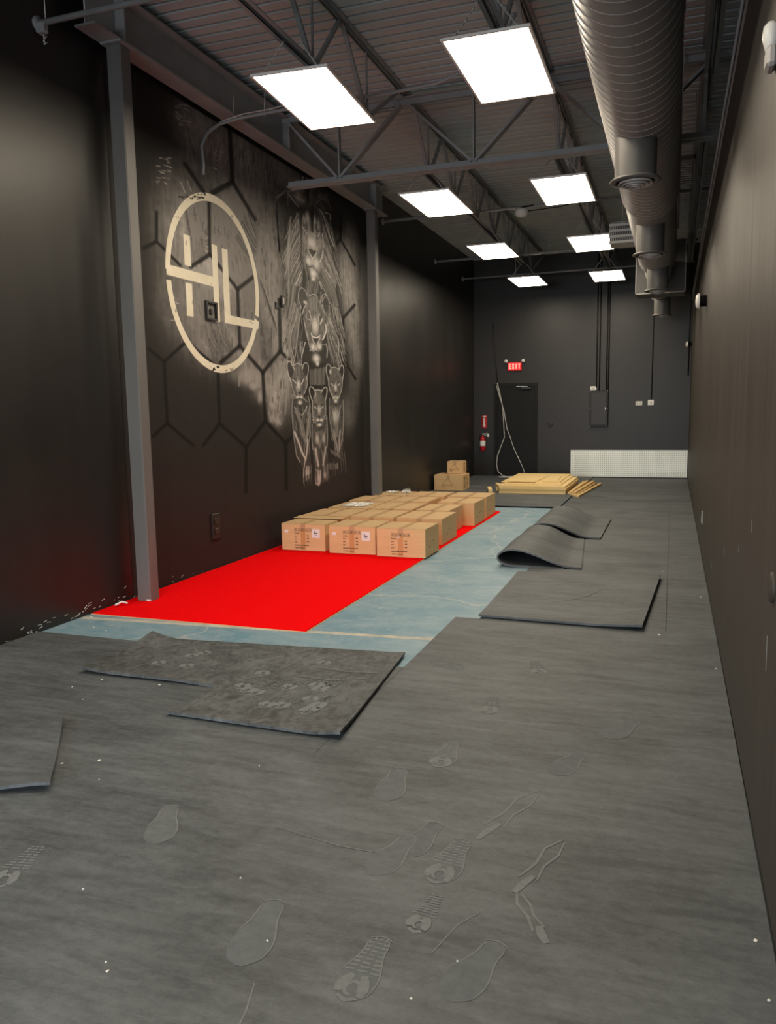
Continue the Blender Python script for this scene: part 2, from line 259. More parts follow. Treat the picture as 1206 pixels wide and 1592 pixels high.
# ------------------------------------------------------------------ painted mural on the left wall
MUR=[['B',13,80,7113,4226,495,335],['B',13,70,7724,4184,496,393],['B',10,60,8120,3956,627,413],['B',10,60,8609,4425,421,287],['B',9,60,6733,3626,396,295],['B',6,60,6308,3360,220,337],['B',18,80,6802,3172,529,421],['B',22,85,7374,3022,609,518],['B',20,80,7549,3629,409,325],['B',13,80,7080,2418,643,380],['B',17,80,7708,2270,433,306],['B',7,60,6347,2695,257,345],['B',12,60,6756,2630,345,303],['B',15,70,7994,3254,423,413],['B',13,80,8329,3169,404,645],['B',15,80,8396,2606,328,510],['B',14,70,8039,1940,307,213],['B',20,80,8416,1803,298,333],['B',20,80,8691,2186,314,530],['B',17,80,7753,1966,318,96],['B',22,85,10844,3109,354,678],['B',20,80,10677,3528,342,442],['B',12,70,10842,3907,299,266],['B',14,60,11006,2489,206,462],['B',8,60,10558,1565,293,271],['B',7,50,10823,1931,253,367],['B',10,60,9128,4196,371,227],['P',27,29,[7609,3886,8038,3635,7988,2980,7617,2830,7138,3110,7158,3636]],['P',26,21,[7090,3102,7135,3649,7024,3695,6719,3449,6608,3022,6752,2957]],['P',24,23,[7686,2859,7963,3031,8014,2570,8078,2048,7629,2299]],['S',34,13,[7866,2143,7798,2002,7831,1879]],['S',34,13,[7930,2042,7863,1921,7871,1831]],['S',34,13,[8041,2152,7954,1973,7916,1853]],['S',34,13,[7731,2034,7694,1916]],['S',34,12,[7575,1960,7553,1859]],['S',34,13,[8115,1943,8088,1785,8157,1692]],['S',34,13,[8015,1812,7976,1691]],['S',34,13,[8273,1802,8195,1583,8249,1473]],['S',34,14,[8408,1693,8302,1545,8360,1471]],['S',34,14,[8514,1581,8395,1507,8487,1431]],['S',34,14,[8347,1949,8284,1729]],['S',34,14,[8664,1808,8611,1542]],['S',34,13,[8248,1874,8272,1787]],['B',26,70,7858,1865,101,41],['B',26,70,8424,1469,98,59],['B',26,70,8282,1508,79,58],['B',26,70,8024,1741,75,64],['F',17,28,6,14,[6800,3143,6848,3062,6897,2980],[7234,3561,7164,3423,7340,3365]],['F',17,27,9,14,[7894,3771,7955,3651,8044,3521],[7595,3382,7785,3252,7989,3185]],['F',14,24,6,16,[6851,2428,6929,2281,7060,2165],[7269,2499,7319,2342,7463,2222]],['F',14,22,8,10,[8054,3093,8118,2964,8215,2872],[8297,2740,8396,2606,8468,2504]],['F',14,20,9,10,[8245,4629,8304,4444,8261,4263],[8861,4530,8730,4316,8686,4148]],['F',13,20,6,8,[6672,3526,6686,3442,6711,3360],[6795,3083,6821,2998,6849,2942]],['H',16,36,8,120,77,[-0.3],[0.5],[6833,3533,7566,3824,8016,3529,8017,2984,7620,2863,7138,3110,6678,2975]],['H',12,30,8,90,76,[0.2],[-0.3],[6777,2872,7614,2797,7973,2978,8004,2430,7601,2297,7238,2111,6843,2336]],['H',10,26,11,90,104,[0.2],[-0.4],[8084,3474,8732,3886,8758,2865,8564,1580,8164,1583,8078,2436]],['H',8,22,9,90,98,[0.3],[-0.3],[6789,4272,7508,4375,7511,3937,7050,3732,6737,3915]],['H',8,20,10,70,110,[-0.3],[0.3],[7636,4381,8779,4543,8849,4130,8102,3716,7652,3941]],['H',14,32,13,70,136,[-0.2],[0.3],[10625,4211,11092,3952,11147,3145,10895,2300,10560,2372,10577,3427]],['S',45,5,[6652,4376,6693,4389]],['S',45,5,[6597,4269,6650,4273]],['S',45,5,[6642,4286,6694,4289]],['S',30,5,[6643,4205,6698,4208]],['S',45,5,[6776,4399,6809,4395]],['S',45,5,[6801,4273,6826,4271]],['S',30,5,[6742,4324,6774,4330]],['S',60,5,[6798,4279,6857,4297]],['S',45,5,[6654,4256,6710,4265]],['S',45,5,[6683,4287,6723,4295]],['S',30,5,[6645,4235,6667,4231]],['S',45,5,[6654,4290,6705,4304]],['S',30,5,[6750,4416,6798,4425]],['S',60,5,[6635,4304,6668,4305]],['S',30,5,[6802,4426,6854,4439]],['S',30,5,[6715,4244,6751,4252]],['S',60,5,[6703,4405,6726,4397]],['S',45,5,[6653,4262,6674,4264]],['S',45,5,[6804,4289,6862,4292]],['S',60,5,[6751,4414,6780,4417]],['S',30,5,[6626,4312,6660,4323]],['S',45,5,[6609,4349,6671,4360]],['S',30,5,[6695,4370,6721,4377]],['S',30,5,[6755,4310,6802,4316]],['S',30,5,[6725,4356,6751,4356]],['S',30,5,[6767,4352,6809,4361]],['S',45,5,[6692,4403,6731,4405]],['S',30,5,[6693,4367,6715,4370]],['S',30,5,[6652,4355,6690,4363]],['S',45,5,[6658,4220,6701,4217]],['S',60,5,[6675,4223,6732,4229]],['S',45,5,[6605,4304,6633,4298]],['S',45,5,[6786,4253,6820,4255]],['S',45,5,[6797,4381,6841,4384]],['S',45,5,[6749,4375,6812,4394]],['S',60,5,[6801,4250,6831,4252]],['S',45,5,[6726,4266,6775,4281]],['S',60,5,[6628,4262,6668,4268]],['S',30,5,[6674,4244,6734,4262]],['S',45,5,[6795,4421,6854,4431]],['S',60,5,[6439,3829,6483,3827]],['S',60,5,[6358,3666,6395,3674]],['S',60,5,[6401,3840,6455,3844]],['S',60,5,[6277,3746,6330,3756]],['S',60,5,[6327,3828,6364,3835]],['S',45,5,[6457,3788,6511,3796]],['S',45,5,[6252,3608,6290,3610]],['S',30,5,[6422,3684,6466,3680]],['S',45,5,[6371,3634,6406,3630]],['S',30,5,[6272,3623,6318,3629]],['S',30,5,[6434,3813,6483,3826]],['S',45,5,[6309,3711,6359,3714]],['S',45,5,[6356,3729,6408,3737]],['S',60,5,[6398,3627,6418,3631]],['S',45,5,[6438,3745,6489,3749]],['S',45,5,[6446,3756,6490,3760]],['S',45,5,[6268,3646,6325,3655]],['S',60,5,[6334,3703,6385,3713]],['S',60,5,[6441,3788,6492,3790]],['S',60,5,[6443,3860,6501,3873]],['S',45,5,[6388,3784,6442,3789]],['S',30,5,[6350,3671,6400,3671]],['S',60,6,[7362,4177,7436,4186]],['S',30,6,[7370,4195,7402,4196]],['S',60,6,[7351,4161,7390,4155]],['S',45,6,[7274,4066,7333,4077]],['S',60,6,[7253,4114,7303,4119]],['S',45,6,[7334,4101,7373,4104]],['S',60,6,[7224,4133,7270,4136]],['S',45,6,[7339,4122,7395,4135]],['S',60,6,[7219,3979,7287,3985]],['S',45,6,[7269,4164,7316,4165]],['S',30,6,[7450,3917,7482,3921]],['S',30,6,[7423,3893,7468,3893]],['S',60,6,[7469,3916,7508,3916]],['S',30,6,[7407,3931,7481,3949]],['S',60,6,[7420,3896,7458,3889]],['S',60,6,[7481,3918,7528,3928]],['S',45,5,[7039,3290,7094,3287]],['S',30,5,[7021,3197,7054,3197]],['S',30,5,[7020,3224,7084,3231]],['S',45,5,[7006,3156,7044,3156]],['S',60,5,[7020,3297,7043,3284]],['S',60,5,[6999,3266,7060,3274]],['S',60,5,[7021,3202,7068,3195]],['S',60,5,[7009,3146,7076,3151]],['S',60,5,[6458,2465,6485,2459]],['S',60,5,[6476,2591,6531,2590]],['S',30,5,[6443,2467,6473,2455]],['S',45,5,[6445,2600,6491,2600]],['S',45,5,[6455,2449,6511,2443]],['S',60,5,[6443,2523,6482,2510]],['S',30,5,[6483,2639,6524,2634]],['S',30,5,[6438,2614,6485,2614]],['S',45,5,[6441,2644,6464,2630]],['S',30,5,[6462,2550,6485,2548]],['S',60,5,[6379,2425,6439,2431]],['S',30,5,[6452,2625,6508,2619]],['S',60,8,[6646,3697,6673,3658,6712,3621]],['S',50,7,[6754,3741,6772,3705,6811,3662]],['S',45,6,[6664,3667,6713,3627]],['S',0.3,32,[6028,2145,6238,2045]],['S',0.3,33,[6238,2045,6611,2252]],['S',0.3,33,[6238,2045,6241,1510]],['S',0.3,33,[6239,1493,6021,1384]],['S',0.3,33,[6239,1493,6637,1275]],['S',0.3,38,[7149,1985,7136,1470]],['S',0.3,38,[7136,1470,6822,1267]],['S',0.3,38,[7136,1470,7658,1207]],['S',0.3,41,[7658,1207,7614,721]],['S',0.3,41,[7658,1207,8110,1475]],['S',0.3,43,[8110,1475,8095,2020]],['S',0.3,43,[8110,1475,8601,1210]],['S',0.3,46,[8601,1210,8763,1269]],['S',0.3,46,[8601,1210,8582,661]],['S',0.3,43,[8095,2020,7607,2280]],['S',0.3,43,[8095,2020,8541,2282]],['S',0.3,40,[7607,2280,7606,2863]],['S',0.3,40,[7607,2280,7206,2083]],['S',0.3,40,[7606,2863,7964,3045]],['S',0.3,40,[7606,2863,7225,3063]],['S',0.3,45,[8541,2282,8556,2870]],['S',0.3,45,[8541,2282,8760,2197]],['S',0.3,33,[6218,3091,6026,3000]],['S',0.3,33,[6218,3091,6241,3345]],['S',0.3,33,[6218,3091,6567,2945]],['S',0.3,36,[6741,2955,7093,3131]],['S',0.3,37,[7093,3131,7116,3642]],['S',0.3,37,[7093,3131,7229,3057]],['S',0.3,48,[7025,3708,6734,3880]],['S',0.3,49,[7189,3735,7588,3940]],['S',0.3,52,[7588,3940,7575,4426]],['S',0.3,52,[7588,3940,8082,3639]],['S',0.3,35,[6611,2252,7052,2070]],['S',17,30,[8082,3637,8507,3894]],['S',19,24,[8082,3637,8068,3464]],['S',2,10,[8491,3890,8592,3749,8587,3461,8628,3360]],['S',0.3,36,[10466,4220,10446,3903]],['S',0.3,36,[10446,3903,10239,3789]],['S',0.3,36,[10446,3903,10801,3728]],['S',0.3,38,[10801,3728,10949,3642]],['S',0.3,38,[10916,3082,10465,2848]],['S',0.3,36,[10465,2848,10342,2948]],['S',0.3,36,[10465,2848,10473,2287]],['S',0.3,36,[10473,2287,10880,2034]],['S',0.3,36,[10473,2287,10318,2209]],['P',4,28,[9172,4165,9624,4411,10119,4285,10218,3987,10257,3648,10336,2955,8785,2785,8806,3403,8907,3829,9037,3980]],['P',4,27,[8863,3177,10023,3346,10336,3094,10449,2786,10479,2401,10203,2204,8894,2196,8684,2334,8677,2498,8875,2786]],['P',2,28,[9330,4286,9675,4369,9629,4088,9539,3939,9468,4053]],['P',3,29,[9642,4275,10116,4239,10111,4170,9658,4116]],['B',22,90,9522,3687,247,285],['B',18,80,9531,3438,305,132],['H',16,80,6,260,157,[-0.9],[-0.15],[8886,3865,9186,4023,9245,3794,9248,3478,9179,3202,8835,3152,8786,3451]],['H',16,80,7,200,174,[0.2],[0.9],[9825,4153,10106,4078,10234,3760,10300,3363,9825,3295,9786,3569,9858,3804]],['H',12,52,6,190,142,[-0.5],[0.5],[8860,3176,10179,3369,10337,2967,8786,2795]],['H',8,26,7,80,105,[-0.2],[0.2],[9328,4264,10012,4428,10116,4239,9763,4051,9287,4034]],['H',14,70,6,230,156,[-0.7],[-0.1],[8860,3133,9182,3044,9159,2718,9159,2410,9123,2199,8834,2211,8674,2463,8768,2679]],['H',14,68,7,230,175,[0.1],[0.7],[9909,3091,10258,3085,10422,2783,10452,2400,10152,2221,9936,2368,9881,2655]],['S',56,6,[9285,4369,9317,4465]],['S',56,6,[9388,4394,9445,4483]],['S',56,6,[9507,4435,9524,4498]],['S',56,6,[9036,4301,9160,4348,9213,4335]],['S',56,6,[9234,4345,9161,4358]],['F',14,22,10,3,[9486,4313,9485,4227,9467,4117],[9606,4342,9608,4256,9574,4141]],['B',20,80,9170,4143,139,68],['S',81,9,[8882,4127,8996,4083,9151,4041]],['S',72,7,[9001,4145,9145,4138,9307,4139]],['S',35,6,[8870,4124,8853,4050,8860,3991]],['S',32,19,[8579,4011,8696,4083,8861,4157,9053,4206]],['F',12,24,8,9,[9699,4321,9896,4378,10036,4345,10105,4304],[9662,4171,9861,4282,10061,4294,10144,4223]],['S',75,8,[9937,4144,10126,4164,10106,4090]],['S',93,11,[9769,4146,9878,4109,9956,4003,10064,3889,10204,3766]],['S',56,6,[9989,4065,10126,3946,10237,3818]],['H',14,44,5,110,67,[-0.2],[0.25],[9284,3992,9548,4070,9819,4063,9858,3804,9730,3559,9300,3487,9238,3688]],['B',48,95,9397,3973,57,66],['B',60,95,9616,3976,35,68],['B',34,80,9304,3922,41,64],['B',30,80,9729,3956,61,89],['S',50,6,[9283,3970,9237,3856,9268,3757,9323,3640]],['S',2,36,[9537,4068,9532,3916,9532,3830]],['B',2,95,9337,3849,52,30],['S',90,7,[9243,3836,9291,3804,9371,3768]],['S',56,6,[9406,3901,9408,3827,9384,3779]],['B',40,90,9329,3840,12,10],['B',2,95,9681,3864,55,24],['S',90,9,[9631,3797,9696,3794,9761,3852]],['S',2,14,[9646,3939,9654,3854,9675,3759]],['B',35,90,9680,3842,16,6],['S',50,7,[9642,3873,9626,3805]],['S',35,8,[9444,3898,9457,3815,9432,3724,9399,3611]],['S',35,8,[9602,3887,9608,3779,9627,3651]],['B',38,90,9508,3684,121,60],['B',24,80,9263,3692,77,96],['B',28,80,9769,3732,62,101],['P',4,7,[9389,3590,9521,3600,9651,3606,9521,3511]],['S',82,6,[9372,3606,9403,3558,9504,3505,9504,3423]],['S',75,7,[9660,3657,9664,3603,9587,3535,9522,3497]],['B',46,95,9387,3442,90,49],['B',42,95,9627,3453,105,69],['S',3,12,[9318,3383,9421,3367,9508,3407,9581,3375,9661,3349]],['B',55,95,9523,3311,114,55],['B',45,90,9523,3240,70,37],['B',3,70,9404,3309,31,43],['B',3,80,9527,3174,164,38],['S',90,11,[9839,3857,9868,3695,9815,3573,9748,3490]],['S',77,6,[9270,3609,9280,3499]],['S',62,5,[9249,3489,9378,3494]],['S',62,5,[9294,3395,9425,3427]],['S',56,5,[9323,3448,9245,3424]],['B',4,80,9207,3786,40,234],['B',5,70,9922,3704,40,227],['F',18,34,7,7,[9224,3664,9257,3607,9226,3516],[9339,3300,9321,3233,9343,3182]],['F',22,60,8,16,[9159,3986,9005,3870,8901,3747,8845,3624],[9175,3508,9069,3406,8940,3292,8836,3173]],['F',20,55,7,14,[9148,3482,9030,3368,8914,3267,8836,3162],[9205,3216,9097,3105,9004,2998,8958,2867]],['F',30,55,7,10,[8934,3876,8859,3657,8805,3454,8744,3342],[8874,3363,8827,3202,8848,2999,8800,2828]],['F',20,58,9,15,[9865,3917,10013,3766,10137,3651,10248,3507],[9777,3422,9942,3346,10112,3255,10254,3122]],['F',22,60,9,12,[9808,3472,9945,3392,10085,3298,10166,3170],[9657,3293,9763,3219,9871,3131,10036,2991]],['F',20,45,8,8,[9715,4161,9873,4030,9978,3895,10086,3779],[9819,4063,9923,3929,10029,3791,10139,3674]],['F',12,30,7,14,[9331,3191,9299,3101,9267,3010],[9709,3245,9674,3128,9614,3054]],['S',77,8,[9904,3419,10030,3359,10173,3275]],['S',77,8,[9709,3233,9773,3152]],['S',68,7,[9159,3273,9064,3164,8986,3090]],['F',20,50,9,12,[9165,3105,9091,2944,9019,2802,8970,2699],[8856,3072,8824,2911,8777,2802,8709,2674]],['F',18,55,8,14,[8954,2901,8873,2760,8723,2597,8674,2463],[9141,2752,9067,2602,9058,2475,8984,2309]],['F',22,55,8,9,[8759,2557,8723,2467,8744,2337,8767,2251],[8967,2646,8834,2493,8823,2343,8905,2206]],['F',18,48,8,14,[9975,2973,10091,2850,10239,2786,10394,2750],[9924,2562,9967,2467,10057,2326,10114,2220]],['F',22,52,9,9,[9986,2761,10156,2689,10280,2610,10325,2493],[10038,2805,10203,2623,10328,2533,10289,2329]],['F',14,36,8,9,[9756,3288,9867,3181,10056,3080,10251,2965],[10072,3334,10192,3253,10237,3161,10331,3014]],['P',16,14,[9188,2829,9304,2942,9396,3017,9623,3045,9757,2958,9869,2846,9881,2655,9724,2450,9622,2329,9483,2311,9374,2370,9234,2562]],['H',16,46,5,150,59,[-0.15],[0.2],[9254,2855,9349,2975,9622,3017,9798,2858,9857,2653,9724,2450,9623,2348,9397,2371,9256,2564]],['P',7,6,[9147,2843,9072,2977,9110,3071,9196,3086,9310,3034,9349,2975]],['S',55,6,[9147,2838,9079,2915,9063,2994,9110,3071,9185,3090,9280,3066,9340,2997]],['S',57,6,[9724,2987,9764,3053,9850,3104,9922,3097,9834,3048,9778,2984]],['B',80,95,9796,2945,23,9],['P',5,14,[9782,2980,9859,3056,9979,3032,9970,2905,9871,2866]],['S',62,6,[9374,3013,9487,3049,9567,3059,9634,3033]],['B',44,85,9259,2923,54,20],['F',26,48,7,7,[9394,2990,9390,2925,9408,2863],[9622,3017,9592,2920,9610,2838]],['S',57,8,[9302,2915,9210,2841,9174,2774]],['S',77,8,[9362,2839,9392,2797,9427,2745,9406,2669]],['S',72,7,[9258,2755,9332,2726,9398,2723]],['B',2,90,9322,2745,44,12],['S',68,7,[9678,2826,9640,2775,9649,2729]],['B',2,90,9721,2778,42,23],['S',90,10,[9774,2779,9743,2738,9693,2700]],['S',62,6,[9701,2989,9778,2913,9869,2837]],['B',40,95,9540,2662,111,103],['S',77,6,[9484,2732,9524,2759,9569,2745]],['B',3,70,9421,2670,22,83],['B',3,70,9678,2646,18,85],['S',95,11,[9414,2558,9434,2523,9530,2512,9635,2527,9679,2552]],['P',3,7,[9454,2495,9634,2506,9546,2442]],['S',75,8,[9429,2513,9459,2469,9531,2423,9550,2358]],['S',75,8,[9677,2523,9632,2472,9582,2431,9566,2359]],['B',44,95,9454,2389,68,46],['B',42,95,9655,2412,75,47],['S',2,15,[9397,2306,9483,2321,9542,2343,9610,2327,9691,2309]],['B',58,95,9547,2253,111,58],['B',60,95,9577,2188,51,32],['B',2,80,9573,2122,117,20],['B',2,60,9427,2158,40,28],['S',87,13,[9873,2712,9892,2636,9827,2564,9763,2506]],['S',50,7,[9220,2670,9257,2582,9337,2469]],['S',50,7,[9202,2722,9275,2529,9363,2369]],['B',80,95,9372,2346,20,8],['S',62,5,[9699,2434,9831,2443]],['S',56,10,[9225,2433,9176,2348,9105,2244]],['S',50,11,[9868,2460,9912,2386,9881,2286]],['F',14,34,9,16,[9334,2098,9339,2015,9343,1912],[9824,2147,9793,2039,9785,1922]],['P',7,13,[8817,1740,8780,1548,8811,1312,8848,1148,9042,872,9056,704,9278,684,9293,899,9268,1127,9324,1351,9343,1632,9234,1776,9000,1720]],['P',8,15,[9956,1749,9911,1512,9985,1272,10150,962,10339,951,10390,1259,10416,1679,10262,1763]],['P',7,14,[9370,1440,9339,1181,9412,856,9424,624,9826,647,9840,1099,9852,1513]],['H',8,46,6,150,99,[-0.1],[0.35],[8825,1676,9256,1721,9335,1520,9316,1238,9156,1021,8960,1142,8815,1365]],['H',8,36,6,130,112,[-0.2],[0.2],[9952,1678,10384,1679,10391,1284,10247,1018,10093,1050,9932,1369]],['H',8,42,6,140,90,[-0.1],[0.25],[9366,1384,9833,1443,9831,1100,9723,869,9442,889,9352,1180]],['P',15,6,[8776,1993,8894,2135,9118,2146,9263,2009,9241,1876,9130,1764,8903,1740,8825,1846]],['P',3,6,[8796,1952,8710,2064,8712,2158,8789,2178,8877,2071]],['P',4,6,[9131,2070,9171,2170,9249,2185,9290,2131,9223,1997]],['H',14,44,4,60,42,[-0.1],[0.1],[8822,1973,8905,2115,9116,2124,9236,1997,9213,1853,9103,1742,8915,1741,8837,1846]],['S',72,8,[8795,1930,8726,2023,8695,2116,8730,2178,8801,2178,8857,2123,8914,2072]],['S',65,7,[9128,2103,9157,2164,9236,2189,9307,2154,9284,2054,9222,1975]],['S',72,7,[8882,2135,8994,2169,9118,2146]],['S',60,6,[8775,1983,8827,1878,8880,1772]],['S',60,6,[9245,2008,9256,1909,9158,1797]],['F',22,40,6,5,[8941,2105,8948,2031,8933,1998],[9053,2121,9053,2045,9065,2003]],['B',2,95,8894,1970,39,12],['B',2,95,9105,1971,40,13],['S',90,8,[8845,1964,8892,1944,8935,1923]],['S',82,8,[9145,1978,9116,1939,9077,1916]],['B',44,90,9000,1903,55,64],['B',3,70,8851,1878,21,53],['B',3,70,9138,1884,25,54],['S',75,6,[8937,1881,8962,1816,9004,1774]],['P',2,4,[8962,1816,9062,1818,9009,1778]],['B',45,95,8965,1751,54,23],['B',45,95,9065,1752,55,24],['S',2,10,[8914,1724,9014,1741,9114,1726]],['B',65,95,9028,1689,60,26],['B',2,80,9024,1643,86,13],['S',75,5,[8880,1762,8796,1782]],['S',75,5,[8866,1740,8782,1750]],['S',68,5,[9128,1742,9229,1699]],['S',50,6,[8829,1740,8789,1580,8815,1365,8840,1202,8889,1026]],['S',50,6,[9260,1777,9329,1632,9316,1351,9246,1185]],['S',68,7,[8870,1633,8965,1579,9042,1523,9142,1566,9225,1643]],['F',14,44,10,7,[8867,1590,8982,1459,9047,1304,9117,1213],[8943,1611,9047,1490,9105,1412,9172,1255]],['F',14,40,9,6,[9306,1677,9243,1521,9205,1354,9143,1211],[9322,1520,9286,1386,9254,1297,9167,1188]],['S',65,20,[8849,1332,8940,1220,9031,1084,9128,989]],['S',57,17,[9210,1231,9193,1097,9139,966]],['B',2,90,9067,1159,30,66],['S',56,10,[9157,1043,9112,945,9080,858]],['S',62,7,[8890,1037,8972,955]],['F',16,52,11,5,[9081,869,9062,782,9068,691],[9293,899,9274,821,9291,751]],['B',30,80,9181,816,73,56],['P',14,7,[9914,2007,10042,2164,10271,2156,10411,2022,10380,1875,10261,1739,10075,1726,9932,1843]],['P',3,7,[9892,2041,9859,2156,9940,2195,10010,2128]],['P',3,7,[10300,2127,10359,2203,10446,2182,10421,2035]],['H',14,42,5,60,48,[-0.1],[0.1],[9942,1996,10041,2141,10270,2138,10388,2009,10348,1874,10230,1751,10076,1750,9962,1843]],['S',68,8,[9899,2006,9847,2098,9861,2185,9941,2203,10018,2152,10000,2068]],['S',65,8,[10285,2133,10346,2200,10432,2208,10466,2134,10404,2010]],['B',50,90,9978,2102,29,29],['S',68,8,[10027,2158,10148,2169,10270,2148]],['S',68,7,[9908,2007,9929,1878,10061,1750]],['S',56,7,[10404,2010,10370,1875,10262,1763]],['B',2,95,10053,1963,36,11],['B',2,95,10249,1962,37,12],['S',82,8,[9998,1945,10072,1917]],['S',82,8,[10290,1952,10241,1920]],['B',40,90,10152,1894,49,54],['P',2,5,[10096,1825,10204,1827,10146,1789]],['S',68,6,[10146,1786,10147,1750]],['B',45,90,10091,1755,42,21],['B',45,90,10205,1756,43,21],['B',66,95,10144,1711,61,24],['B',2,80,10131,1660,105,12],['S',47,6,[9932,1749,9911,1512,9987,1296,10069,1149]],['S',32,9,[10403,1728,10405,1506,10374,1259,10232,1019]],['F',16,40,10,8,[9978,1630,10060,1486,10113,1365,10090,1245],[10350,1654,10246,1508,10207,1387,10213,1228]],['B',26,70,10122,1509,124,96],['S',34,19,[10049,1318,10116,1171,10184,1009]],['S',36,19,[10281,1312,10225,1166,10233,1043]],['F',20,34,7,8,[9912,1060,9969,1009],[10214,983,10335,889]],['F',16,34,9,8,[9840,873,9865,799],[10206,860,10201,786]],['P',14,7,[9388,1711,9479,1847,9673,1850,9801,1713,9798,1572,9730,1421,9585,1367,9450,1416,9382,1542]],['P',3,7,[9369,1744,9312,1844,9360,1890,9472,1824]],['P',3,7,[9685,1816,9790,1893,9860,1853,9793,1724]],['H',14,44,5,60,45,[-0.1],[0.1],[9414,1699,9491,1824,9672,1827,9777,1701,9769,1573,9702,1422,9450,1427,9398,1541]],['S',75,8,[9383,1716,9319,1788,9303,1866,9369,1898,9452,1858,9503,1802,9458,1745]],['S',75,8,[9793,1718,9847,1795,9870,1877,9805,1899,9716,1863,9671,1816]],['S',75,8,[9479,1849,9589,1855,9679,1848]],['S',57,7,[9388,1711,9380,1587,9402,1439]],['S',57,7,[9795,1713,9804,1584,9788,1514]],['F',18,36,7,4,[9531,1814,9527,1745,9550,1677],[9671,1816,9666,1747,9639,1677]],['B',2,95,9471,1659,38,13],['B',2,95,9703,1660,40,13],['S',85,7,[9451,1643,9518,1611]],['S',82,7,[9716,1643,9652,1610]],['B',36,90,9594,1596,56,57],['P',2,5,[9534,1517,9651,1516,9592,1482]],['B',50,95,9541,1465,50,22],['B',50,95,9653,1463,51,23],['S',2,9,[9506,1432,9590,1442,9659,1425]],['B',66,95,9592,1401,67,20],['B',2,85,9597,1343,101,25],['S',75,5,[9455,1495,9389,1519]],['S',75,5,[9454,1473,9372,1468]],['S',75,5,[9466,1455,9396,1428]],['S',75,5,[9721,1497,9789,1526]],['S',75,5,[9719,1474,9798,1484]],['S',50,6,[9363,1418,9343,1237,9360,1089]],['S',50,7,[9823,1513,9843,1277,9811,1101]],['F',20,46,10,6,[9429,1314,9490,1197,9562,1101],[9767,1327,9702,1212,9595,1100]],['B',38,80,9505,1219,55,68],['B',30,80,9717,1222,51,70],['S',55,24,[9442,1096,9476,990,9518,872]],['S',50,19,[9767,1103,9716,976,9666,873]],['B',2,90,9616,993,34,81],['F',18,62,11,7,[9432,832,9417,718,9425,636],[9604,807,9597,702,9549,613]],['B',34,80,9507,709,72,57],['F',18,55,11,4,[9663,838,9658,756,9682,683],[9826,874,9818,755,9813,684]],['B',28,80,9729,738,69,47],['F',6,12,13,10,[9059,748,9077,635],[10407,1009,10455,717]]]
def ramp_lerp(a,b,t): return [a[i]+(b[i]-a[i])*t for i in range(len(a))]
